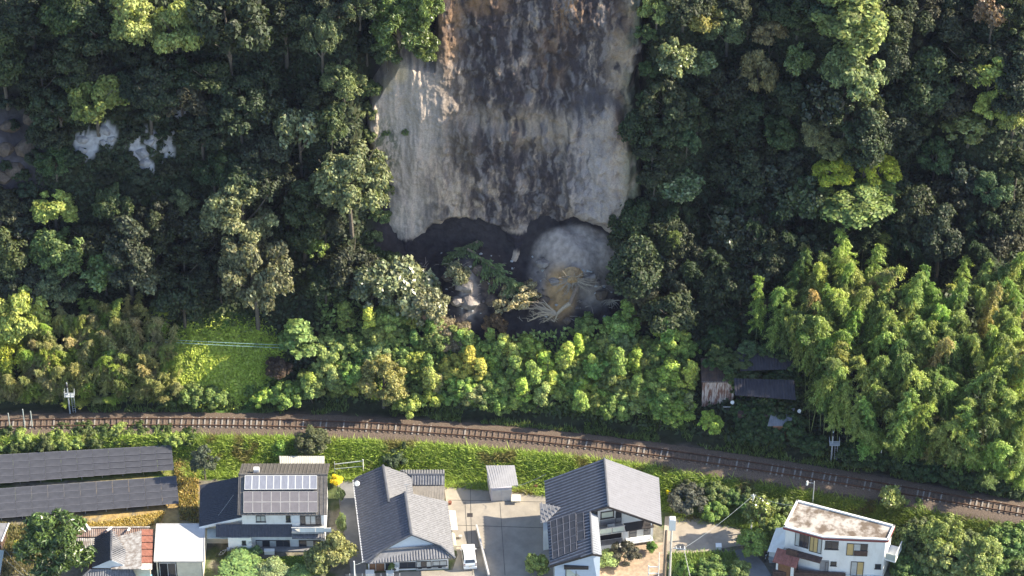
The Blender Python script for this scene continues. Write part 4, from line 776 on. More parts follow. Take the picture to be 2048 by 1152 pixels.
# --- trees that stand out (pixel centre, width, height, colour, proto, label)
T_ = [
 (262, 48, 88, 150, LT, 'tall0', 'sunlit light green tree at the top left with a tall bulging crown'),
 (352, 62, 105, 130, LT, 'broad1', 'pale green knobbly tree just right of the tall sunlit tree at top left'),
 (190, 205, 112, 112, (.12, .14, .04), 'broad2', 'round olive green sunlit tree directly above the white rock patches'),
 (60, 40, 130, 110, DK, 'fine0', 'dark tree with speckled leaves in the top left corner'),
 (455, 60, 150, 170, DK, 'broad3', 'big dark smooth crowned tree right of the pale green trees at top left'),
 (565, 55, 90, 150, DK, 'tall1', 'dark shaded tree between the big dark crown and the speckled grey tree at top'),
 (640, 80, 90, 130, (.075, .09, .045), 'fine1', 'speckled grey green tree left of the cypress clump at the top of the scar'),
 (800, 60, 120, 140, (.075, .105, .028), 'cypress', 'feathery green cypress clump leaning over the upper left edge of the bare cliff'),
 (850, 105, 62, 90, (.085, .11, .03), 'cypress', 'lowest feathery green cypress against the dark stained top of the cliff'),
 (845, 30, 80, 110, (.08, .11, .03), 'cypress', 'tall feathery green cypress at the top edge touching the orange soil of the cliff'),
 (775, 110, 60, 70, (.075, .10, .035), 'cypress', 'small feathery cypress right above the pale soil rim'),
 (720, 20, 80, 90, MD, 'cypress', 'shaded cypress at the top edge left of the scar'),
 (690, 165, 92, 80, (.10, .12, .05), 'fine0', 'sunlit tree beside the pale soil rim at the left of the bare cliff'),
 (600, 265, 90, 130, (.09, .105, .055), 'gloss1', 'glossy leaved tree with pale speckles left of the middle of the cliff'),
 (700, 375, 150, 175, (.115, .13, .065), 'fine1', 'large grey green sunlit tree overhanging the left edge of the cliff'),
 (655, 245, 80, 90, MD, 'broad4', 'mid green tree above the large grey green tree at the cliff edge'),
 (480, 430, 150, 150, (.125, .13, .065), 'fine0', 'upper half of the big greyish olive tree left of the scar, sunlit dense crown'),
 (515, 560, 145, 190, (.105, .105, .06), 'fine1', 'tall greyish olive tree below the other olive tree, standing above the grass patch'),
 (365, 410, 66, 60, (.11, .125, .06), 'fine0', 'small pale speckled tree below the larger patch of white rock'),
 (112, 425, 95, 66, YG, 'broad0', 'bright yellow green tree top beside the dark gully at the left'),
 (120, 500, 110, 100, (.085, .12, .04), 'broad2', 'mid green rounded tree directly below the bright yellow green one at left'),
 (108, 575, 100, 80, (.08, .10, .05), 'fine0', 'grey green round tree above the brown tipped thicket'),
 (205, 540, 90, 80, (.10, .14, .045), 'gloss0', 'sunlit leafy tree right of the grey green round tree above the thicket'),
 (300, 555, 85, 66, (.12, .13, .07), 'gloss0', 'pale plumed tree in the middle of the left slope above the thicket'),
 (35, 640, 105, 120, YG, 'broad3', 'bright yellow green tree at the left edge above the railway'),
 (20, 700, 70, 80, (.21, .22, .03), 'broad1', 'yellowest small tree at the left edge below the bright tree'),
 (230, 420, 80, 80, MD, 'broad4', 'dark mid green tree below the white rock patches'),
 (110, 330, 75, 70, (.05, .08, .03), 'fine1', 'dark green tree just below the lower white rock at left'),
 (630, 500, 46, 46, (.13, .17, .04), 'gloss0', 'small lit yellow green bush alone in the shade left of the fallen trees'),
 # right of the scar
 (1308, 22, 66, 70, LT, 'broad0', 'small sunlit tree at the top just right of the bare cliff'),
 (1415, 35, 80, 66, (.17, .16, .05), 'broad2', 'yellowish crowned tree at the top right of the cliff'),
 (1455, 62, 84, 88, (.075, .095, .045), 'fine0', 'rounded dark olive tree beside the yellowish crowned tree'),
 (1535, 66, 70, 62, (.14, .115, .055), 'broad4', 'brownish olive round tree left of the tall lit crown'),
 (1512, 150, 74, 110, (.125, .11, .05), 'broad1', 'brown olive tree under the brownish round one'),
 (1350, 118, 80, 70, (.105, .12, .05), 'gloss0', 'loosely leaved tree right of the upper cliff edge'),
 (1400, 130, 66, 66, (.085, .11, .045), 'gloss1', 'small speckled tree between the loose tree and the brown olive tree'),
 (1700, 45, 150, 150, (.125, .15, .048), 'tall0', 'tall wide sunlit tree at the top right of the slope'),
 (1712, 150, 122, 120, (.115, .145, .06), 'broad2', 'sunlit crown hanging directly below the tall wide tree at top right'),
 (1595, 40, 56, 70, MD, 'tall1', 'narrow mid green tree left of the tall wide sunlit tree'),
 (1590, 120, 60, 66, (.10, .13, .045), 'gloss0', 'small lit tree left of the crown below the tall wide tree'),
 (1972, 155, 96, 80, YG, 'broad0', 'bright yellow green tree at the upper right near the picture edge'),
 (1988, 215, 66, 66, YG, 'broad1', 'smaller bright yellow green crown directly under the upper right one'),
 (1935, 255, 100, 56, (.14, .15, .05), 'gloss0', 'lit mixed tree running down from the bright crowns at upper right'),
 (2032, 240, 60, 76, (.15, .165, .05), 'broad3', 'lit tree at the right edge beside the bright yellow green crowns'),
 (1630, 265, 66, 56, (.13, .13, .06), 'broad4', 'pale olive tree in the shade above the broad yellow tree'),
 (1660, 295, 60, 46, (.13, .13, .055), 'broad2', 'lower olive tree touching the pale olive one above the broad yellow tree'),
 (1665, 345, 76, 56, (.21, .23, .03), 'broad1', 'left crown of the broad yellow green pair in the middle of the right slope'),
 (1758, 345, 84, 62, (.22, .24, .03), 'broad0', 'right crown of the broad yellow green pair in the middle of the right slope'),
 (1720, 390, 160, 66, (.10, .135, .04), 'broad3', 'green tree beneath the broad yellow green pair'),
 (1872, 325, 74, 84, (.055, .085, .035), 'fine0', 'rounded dark green tree alone right of the yellow green pair'),
 (1985, 30, 66, 90, (.13, .085, .05), 'gloss1', 'reddish sparse tree at the top right corner'),
 (1375, 285, 62, 62, (.055, .085, .04), 'broad4', 'round green tree in shade right of the middle of the cliff'),
 (1360, 380, 90, 60, (.075, .10, .045), 'gloss1', 'tree with pale drooping twigs right of the lower cliff'),
 (1450, 335, 76, 70, DK, 'broad2', 'dim round tree in the shaded hollow right of the cliff'),
 (1985, 375, 80, 80, (.055, .085, .04), 'fine1', 'dark fine leaved tree at the right edge above the bamboo'),
]
for i, (px, py, w, h, c, k, lab) in enumerate(T_):
    plant(k, px, py, w * 1.1, tuple(np.array(c) * (1.85 if c not in (DK, MD, YG, LT) else 1)), lab, 'tree', None, h * 1.1, 'cypress_tree' if k == 'cypress' else 'broadleaf_tree', jit=.03, foot=onplane(px, py + h * .42, (0, 37.6, 0), V3(0, 1, 0)) if k == 'cypress' else None)
LM = [(t[0], t[1], t[6]) for t in T_]
SHORT = {}
def zone(x, y, poly, ncol=5, nrow=4):
    X_ = [q[0] for q in poly]; Y_ = [q[1] for q in poly]; i = min(ncol - 1, int((x - min(X_)) / (max(X_) - min(X_)) * ncol)); j = min(nrow - 1, int((y - min(Y_)) / (max(Y_) - min(Y_)) * nrow))
    rows = ['uppermost', 'upper middle', 'lower middle', 'lowest'] if nrow == 4 else ['upper', 'middle', 'lower']
    cols = ['left end', 'left of centre', 'centre', 'right of centre', 'right end']
    return rows[j], cols[i]
LAND = [(250, 45, 'tall sunlit tree'), (352, 60, 'pale knobbly tree'), (190, 205, 'round sunlit tree'), (60, 40, 'speckled corner tree'), (455, 60, 'big dark crown'), (630, 80, 'speckled grey tree'), (690, 165, 'pale soil rim'), (600, 265, 'glossy leaved tree'), (700, 375, 'large grey green tree'), (480, 430, 'big greyish olive tree'), (515, 560, 'lower olive tree'),
        (112, 425, 'bright yellow green tree'), (108, 575, 'grey green round tree'), (300, 300, 'larger white rock patch'), (185, 290, 'smaller white rock patch'), (20, 320, 'dark bare gully'), (300, 555, 'pale plumed tree'), (630, 500, 'small lit bush'), (820, 60, 'cypress clump'), (300, 640, 'brown tipped thicket'), (360, 410, 'small pale tree'),
        (1308, 22, 'small tree by the cliff'), (1415, 35, 'yellowish crowned tree'), (1535, 66, 'brownish round tree'), (1512, 150, 'brown olive tree'), (1350, 118, 'loosely leaved tree'), (1700, 45, 'tall wide sunlit tree'), (1712, 150, 'hanging sunlit crown'), (1972, 155, 'bright yellow green tree'), (1935, 255, 'lit mixed tree'), (1645, 275, 'pale olive trees'),
        (1710, 355, 'broad yellow green pair'), (1872, 325, 'lone dark round tree'), (1985, 30, 'reddish corner tree'), (1375, 285, 'round shaded tree by the cliff'), (1360, 380, 'drooping twigged tree'), (1450, 335, 'dim round tree'), (1985, 375, 'dark fine leaved tree'), (1279, 490, 'lit bamboo plume'), (1700, 505, 'top of the bamboo grove')]
USED = set()
def near_label(x, y, kind, c):
    tone = 'very dark' if sum(c) < .16 else 'deep green'; kd = {'f': 'fine leaved', 'g': 'glossy', 't': 'tall'}.get(kind[0], 'round')
    for a, b, nme in sorted(LAND, key=lambda q: (q[0] - x) ** 2 + (q[1] - y) ** 2)[:6]:
        dx, dy = x - a, y - b; dist = ''
        h_ = 'left of' if dx < 0 else 'right of'; v_ = 'above' if dy < 0 else 'below'
        d_ = h_ if abs(dx) > 2.4 * abs(dy) else v_ if abs(dy) > 2.4 * abs(dx) else v_ + ' and ' + h_
        lab = f'{tone} {kd} tree {dist}{d_} the {nme}'
        if lab not in USED: break
    USED.add(lab); return lab
# --- the shaded forest between them
FP = [([(0, 0), (880, 0), (876, 60), (760, 130), (745, 230), (640, 330), (772, 490), (720, 520), (690, 570), (600, 590), (540, 600), (330, 620), (230, 600), (80, 600), (0, 560), (0, 420), (75, 400), (70, 180), (0, 190)], 150, 34, 'dark evergreen tree in the shaded forest left of the bare cliff', 'shaded forest trees left of the cliff'),
      ([(1300, 0), (2048, 0), (2048, 520), (1720, 480), (1560, 520), (1480, 620), (1290, 620), (1255, 520), (1290, 330)], 165, 34, 'dark evergreen tree in the shaded forest right of the bare cliff', 'shaded forest trees right of the cliff')]
ROCKS = [(180, 290, 44, 44), (222, 268, 40, 36), (300, 305, 62, 58), (362, 228, 20, 16)]
for poly, n, gap, lab, grp in FP:
    for j, (x, y) in enumerate(scatter(poly, n, gap, 5)):
        if any(((x - a) / b) ** 2 + ((y - c) / d) ** 2 < 1 for a, c, b, d in ROCKS): continue
        if any((x - a) ** 2 + (y - b) ** 2 < (w * .5 + 30) ** 2 for a, b, w in [(q[0], q[1] + 8, q[2]) for q in PLACED[:len(T_)]]): continue
        near = any(((x - a) / b) ** 2 + ((y - c) / d) ** 2 < 3.2 for a, c, b, d in ROCKS)
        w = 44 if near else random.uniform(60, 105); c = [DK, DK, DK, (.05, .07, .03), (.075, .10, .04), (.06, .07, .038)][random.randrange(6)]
        kd_ = random.choice(['broad0', 'broad1', 'broad2', 'broad3', 'broad4', 'fine0', 'fine1', 'gloss0', 'tall1'])
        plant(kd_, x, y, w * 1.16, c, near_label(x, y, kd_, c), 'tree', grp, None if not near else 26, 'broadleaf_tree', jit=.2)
# --- bamboo grove on the right
GROVE = [(1520, 575), (1600, 540), (1700, 505), (1760, 520), (1900, 560), (2048, 520), (2048, 965), (1960, 930), (1880, 900), (1700, 880), (1640, 850), (1615, 740), (1590, 660), (1520, 620)]
for j, (x, y) in enumerate(scatter(GROVE, 235, 18, 3)):
    deep = random.random() < .2
    c = random.choice([BB, BB, (.26, .35, .11), (.36, .43, .13)]) if not deep else (.17, .24, .075)
    yl = False
    if random.random() < .05: c = (.38, .33, .15); yl = True
    lab = 'feathery light green bamboo in the dense grove beyond the railway at right' if not yl else 'yellowed bamboo plume among the green ones in the right hand grove'
    if 1625 < x < 1705 and 815 < y: continue
    zr_, zc_ = zone(x, y, GROVE); lab = lab if yl else f'light green bamboo in the {zr_} rows of the right hand grove, {zc_}'
    plant(f'bamboo{j % 6}', x, y, random.uniform(32, 50), c, lab, 'bamboo', 'bamboos of the grove at right' if not yl else 'yellowed bamboos in the grove', random.uniform(78, 118), 'bamboo', tilt=random.uniform(-.12, .3), jit=.2)
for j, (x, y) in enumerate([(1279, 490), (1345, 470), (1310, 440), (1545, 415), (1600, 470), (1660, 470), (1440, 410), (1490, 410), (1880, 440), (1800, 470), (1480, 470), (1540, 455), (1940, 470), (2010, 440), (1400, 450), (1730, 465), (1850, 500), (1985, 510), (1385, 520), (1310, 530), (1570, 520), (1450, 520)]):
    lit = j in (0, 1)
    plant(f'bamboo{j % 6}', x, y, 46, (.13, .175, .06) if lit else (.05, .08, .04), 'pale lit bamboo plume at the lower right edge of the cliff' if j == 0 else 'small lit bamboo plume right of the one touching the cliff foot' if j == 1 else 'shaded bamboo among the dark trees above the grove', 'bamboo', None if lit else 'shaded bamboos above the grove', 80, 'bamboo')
# --- brown tipped thicket on the left above the track
THK = [(0, 690), (70, 640), (200, 612), (320, 610), (348, 700), (350, 780), (300, 800), (0, 800)]
for j, (x, y) in enumerate(scatter(THK, 210, 15, 8)):
    c = [OL, OL, (.40, .38, .19), (.27, .33, .10), (.38, .34, .17), (.33, .40, .09)][random.randrange(6)]
    zr_, zc_ = zone(x, y, THK, 5, 3)
    plant(f'bamboo{j % 6}', x, y, random.uniform(24, 36), c, f'tall olive reeds with brownish tips, {zr_} part of the left thicket, {zc_}', 'reeds', 'brown tipped reeds of the left thicket', random.uniform(40, 66), 'tall_reed', jit=.16)
# --- creeper covered bushes along the far side of the track
BND = [(480, 785), (600, 772), (650, 740), (655, 690), (700, 690), (690, 640), (760, 620), (880, 650), (960, 672), (1000, 690), (1110, 685), (1160, 655), (1260, 640), (1330, 640), (1390, 690), (1385, 760), (1375, 835), (1300, 815), (1250, 832), (1120, 800), (1000, 812), (900, 790), (800, 806), (690, 785), (560, 792)]
for j, (x, y) in enumerate(scatter(BND, 300, 14, 4)):
    if vn(np.array([x / 42.]), np.array([y / 30.]), 77)[0] < .2: continue
    c = [KZ, KZ, (.25, .33, .085), (.31, .35, .13), (.19, .26, .07), (.40, .45, .09)][random.randrange(6)]
    spire = random.random() < .22; zr_, zc_ = zone(x, y, BND)
    plant(f'spire{j % 2}' if spire else f'shrub{j % 4}', x, y, random.uniform(24, 44) if spire else 26 + 46 * random.random() ** 1.5, c,
          f'column of bright creeper, {zr_} bushes below the scar, {zc_}' if spire else f'mounded green creeper bush, {zr_} bushes below the scar, {zc_}', 'creeper' if spire else 'bush',
          'creeper columns below the scar' if spire else 'creeper covered bushes below the scar', None, 'creeper_column' if spire else 'creeper_shrub', tilt=random.uniform(-.35, .35), jit=.24)
B_ = [(765, 760, 110, 100, (.33, .31, .11), 'fine0', 'yellowish bush with reddish leaves at the left end of the creeper bank'),
      (600, 690, 90, 100, (.2, .29, .09), 'spire0', 'tall leafy green column where the double wire passes right of the grass patch'),
      (560, 735, 60, 50, (.13, .09, .065), 'fine1', 'brownish withered bush in the shade right of the grass patch'),
      (1418, 842, 56, 60, (.36, .46, .09), 'shrub1', 'bright lime creeper bush by the track in front of the rusty shed'),
      (1345, 745, 56, 80, (.34, .43, .08), 'spire1', 'lime green creeper column left of the rusty shed'),
      (1350, 815, 80, 50, (.31, .40, .08), 'shrub3', 'lime creeper bush at the track left of the rusty shed'),
      (430, 790, 60, 50, (.2, .28, .08), 'shrub2', 'small leafy tree below the bright grass patch by the track'),
      (380, 790, 60, 60, (.2, .27, .08), 'shrub0', 'leafy bush between the thicket and the bright grass patch'),
      (340, 795, 50, 50, (.09, .13, .04), 'shrub3', 'leafy bush at the right foot of the thicket by the track')]
for px, py, w, h, c, k, lab in B_: plant(k, px, py, w, c, lab, 'bush', None, h, {'f': 'broadleaf_bush', 's': 'creeper_shrub'}[k[0]], jit=.02)
for j, (x, y) in enumerate(scatter([(1450, 640), (1600, 640), (1600, 680), (1480, 690), (1400, 680)], 12, 20, 6) + scatter([(700, 500), (790, 495), (800, 530), (720, 545)], 10, 14, 6) + scatter([(1625, 880), (1700, 900), (1850, 935), (2048, 985), (2048, 1000), (1850, 955), (1700, 920), (1625, 900)], 44, 12, 6) + scatter([(1470, 800), (1600, 810), (1600, 850), (1470, 850)], 14, 14, 9) + scatter([(1440, 810), (1520, 800), (1600, 850), (1630, 890), (1500, 880)], 18, 18, 6) + scatter([(1480, 750), (1560, 745), (1600, 755), (1540, 765)], 4, 16, 2)):
    if x < 1482 and 735 < y < 850 or 1635 < x < 1695 and y > 850: continue
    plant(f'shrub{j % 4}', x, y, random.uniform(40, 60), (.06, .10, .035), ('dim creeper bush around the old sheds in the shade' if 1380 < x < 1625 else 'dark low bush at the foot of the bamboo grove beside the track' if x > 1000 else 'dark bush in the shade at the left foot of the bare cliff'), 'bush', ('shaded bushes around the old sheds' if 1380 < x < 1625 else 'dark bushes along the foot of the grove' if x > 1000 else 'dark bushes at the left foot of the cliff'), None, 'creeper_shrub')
# weeds and low bushes along the near side of the track
for j, (x, y) in enumerate(scatter([(0, 858), (380, 858), (385, 876), (250, 876), (0, 888)], 34, 15, 4)):
    plant(f'shrub{j % 4}', x, y + 8, random.uniform(30, 52), [KZ, (.07, .11, .03), (.12, .15, .05)][j % 3], 'leafy weed clump in the hedge between the track and the solar panels', 'weed', 'weeds between the track and the solar panels', None, 'weed_clump', foot=at(x, y + 16, .9))
for j, (x, y) in enumerate([(12, 205), (48, 215), (66, 262), (30, 250), (70, 320), (22, 390), (58, 385), (14, 330), (48, 350), (70, 405), (205, 318), (250, 330), (140, 318), (262, 272), (330, 262), (340, 330), (280, 345), (158, 262)]):
    plant(f'shrub{j % 4}', x, y, random.uniform(30, 54), (.05, .07, .035), 'dark shrub clinging to the bare rock of the dark gully at the left edge' if x < 100 else 'low dark shrub growing at the rim of the white rock patches', 'bush', 'shrubs in the dark gully' if x < 100 else 'shrubs around the white rock', None, 'rock_shrub', jit=.25)
# leaf litter / undergrowth sheet
nU = 140000; r = np.random.default_rng(5)
ok = (GY[:-1, :-1] > TY(GX[:-1, :-1]) + 3.4) & (np.abs(GX[:-1, :-1]) < 72) & (GY[:-1, :-1] < 58)
inC = (GX[:-1, :-1] > -17) & (GX[:-1, :-1] < 15) & (GY[:-1, :-1] > 21.5) & ~((GX[:-1, :-1] < -8) & (GY[:-1, :-1] > 40.5))
px_, py_ = PX[:-1, :-1], PY[:-1, :-1]
ok &= ~inC & (rock[:-1, :-1] < .35) & ~(px_ < 70) | (ok & (py_ > 640) & ~inC)
ar = (xs[1:] - xs[:-1])[None, :] * np.hypot(GY[1:, :-1] - GY[:-1, :-1], GZ[1:, :-1] - GZ[:-1, :-1]) * ok
pr = ar.ravel() / ar.sum(); idx = r.choice(len(pr), nU, p=pr); iy, ix = np.unravel_index(idx, ar.shape); a = r.random(nU); b = r.random(nU)
P = np.stack([GX[iy, ix] + a * (GX[iy, ix + 1] - GX[iy, ix]), GY[iy, ix] + b * (GY[iy + 1, ix] - GY[iy, ix]), GZ[iy, ix] + b * (GZ[iy + 1, ix] - GZ[iy, ix]) + a * (GZ[iy, ix + 1] - GZ[iy, ix])], 1)
up_ = r.uniform(0, 1, nU) ** 2 * .9 * (.4 + fbm(P[:, 0] * .6, P[:, 1] * .6 + P[:, 2] * .4, 3)); bb_ = ss(3.2, 5, P[:, 1] - TY(P[:, 0])) * (1 - ss(11, 13, P[:, 1] - TY(P[:, 0]))) * ss(-23, -21, P[:, 0]) * (1 - ss(19, 21, P[:, 0])); P += np.array([0, -.35, .6]) * (up_ * (1 + 2.2 * bb_))[:, None]
v, f = leaf_quads(P, np.array([0.15, -.6, .8]) + r.normal(size=(nU, 3)) * .6, r.uniform(.3, .75, nU), r.uniform(.2, .45, nU), r=r)
t = r.uniform(.6, 1.4, nU)[:, None]; gp = np.clip(.75 * el(440, 735, 100, 85, x=proj(*P.T)[0], y=proj(*P.T)[1]), 0, 1)[:, None]
gb = (ss(3, 5, P[:, 1] - TY(P[:, 0])) * (1 - ss(11, 13, P[:, 1] - TY(P[:, 0]))) * ss(-23, -21, P[:, 0]) * (1 - ss(19, 21, P[:, 0])))[:, None]
cc = ((np.array((.05, .07, .032)) * (1 - gb) + np.array((.22, .29, .08)) * gb) * (1 - gp) + np.array((.50, .58, .10)) * gp) * t
o = tag(meshobj('undergrowth', v, f, M_leaf, None, col=np.repeat(cc, 4, 0)), 'low dark leafy undergrowth covering the slope under the trees', 'undergrowth', kind='stuff'); o.color = (1, 1, 1, 1)
# shrubs clinging to both rims of the scar
CLN = V3(.05, 1, -.36); CLP = (0, 30, 15)
for j, (x, y, w) in enumerate([(742, 170, 46), (735, 215, 50), (738, 262, 44), (752, 318, 40), (768, 372, 44), (760, 420, 52), (742, 455, 56), (770, 262, 22), (812, 262, 20), (1290, 60, 50), (1298, 130, 46), (1290, 190, 44), (1300, 240, 50), (1288, 300, 46), (1296, 350, 44), (1276, 402, 46), (1285, 440, 50), (1262, 470, 40), (1268, 230, 16), (1262, 300, 14)]):
    plant(f'shrub{j % 4}', x, y, w, (.10, .14, .05) if x > 1000 else (.16, .20, .075), ('green shrub clinging to the left rim of the bare cliff' if w > 30 else 'tiny tuft growing on the pale left part of the cliff') if x < 1000 else ('dark shrub clinging to the right rim of the bare cliff' if w > 30 else 'tiny tuft on the right part of the cliff'), 'bush', 'shrubs on the left rim' if x < 1000 else 'shrubs on the right rim', None, 'cliff_shrub', foot=onplane(x, y + w * .55, CLP, CLN) + V3(0, .4, 0))
# grass of the embankment, the patch and the lawns
def blades(name, P, hgt, wid, C, label, lean=.35, seed=1):
    r = np.random.default_rng(seed); n = len(P); a = r.uniform(0, 6.28, n); w = wid * r.uniform(.6, 1.4, n); h = hgt * r.uniform(.5, 1.4, n)
    d = np.stack([np.cos(a), np.sin(a), np.zeros(n)], 1) * w[:, None] * .5; tip = P + np.stack([r.normal(size=n) * lean * h, r.normal(size=n) * lean * h, h], 1)
    v = np.stack([P - d, P + d, tip], 1).reshape(-1, 3); o = meshobj(name, v, np.arange(3 * n).reshape(n, 3), M_leaf, None, col=np.repeat(C, 3, 0)); o.color = (1, 1, 1, 1)
    return tag(o, label, 'grass', kind='stuff')
n = 120000; r = np.random.default_rng(3); X = r.uniform(-66, 62, n); d = r.uniform(-6.6, -2.0, n) - (X > 18) * r.random(n) * 1.5; Yg = TY(X) + d; keep = ~((X < -37) & (d < -4.0))
X, Yg, d = X[keep], Yg[keep], d[keep]; kk = fbm(X * .5, Yg * .5, 7, 3)
gc = np.array((.29, .40, .07)) * (1 - kk[:, None]) + np.array((.40, .48, .10)) * kk[:, None]; gc = np.where((kk > .68)[:, None], np.array((.24, .22, .07)), gc) * r.uniform(.55, 1.35, (len(X), 1)); gc *= (1 - .45 * ss(14, 30, X))[:, None]
blades('embankment_grass', np.stack([X, Yg, land(X, Yg) - .03], 1), .42, .12, gc, 'bright green grass growing on the embankment below the railway', lean=.8)

n = 30000; X = r.uniform(-68, 64, n); d = r.uniform(1.9, 4.6, n); kk = fbm(X * .4, d * .6, 17, 3); kp = kk > .46; X, d, kk = X[kp], d[kp], kk[kp]; Yg = TY(X) + d
blades('trackside_weeds', np.stack([X, Yg, land(X, Yg) - .03], 1), .5, .13, np.array((.16, .21, .06)) * r.uniform(.5, 1.5, (len(X), 1)), 'rough green weeds growing along the far edge of the ballast', seed=6)
n = 26000; pp_ = np.array(scatter([(345, 690), (380, 668), (520, 665), (560, 690), (540, 740), (480, 800), (350, 795)], 1500, 0, 3, 3)); k_ = r.integers(0, len(pp_), n)
b_ = np.array([stand(px, py, 0) for px, py in pp_[:500]]); P = b_[r.integers(0, 500, n)] + r.normal(size=(n, 3)) * np.array([.45, .45, 0]); P[:, 2] = land(P[:, 0], P[:, 1])
v, f = leaf_quads(P + np.array([0, 0, .15]) + r.random((n, 1)) * np.array([0, -.1, .35]), np.array([.4, -.25, .85]) + r.normal(size=(n, 3)) * .38, r.uniform(.22, .46, n), r.uniform(.10, .2, n), r=r)
o = meshobj('bank_grass', v, f, M_leaf, None, col=np.repeat(np.array((.50, .58, .095)) * r.uniform(.6, 1.3, (n, 1)), 4, 0)); o.color = (1, 1, 1, 1); tag(o, 'bright yellow green grass patch on the slope between thicket and bushes', 'grass', kind='stuff')
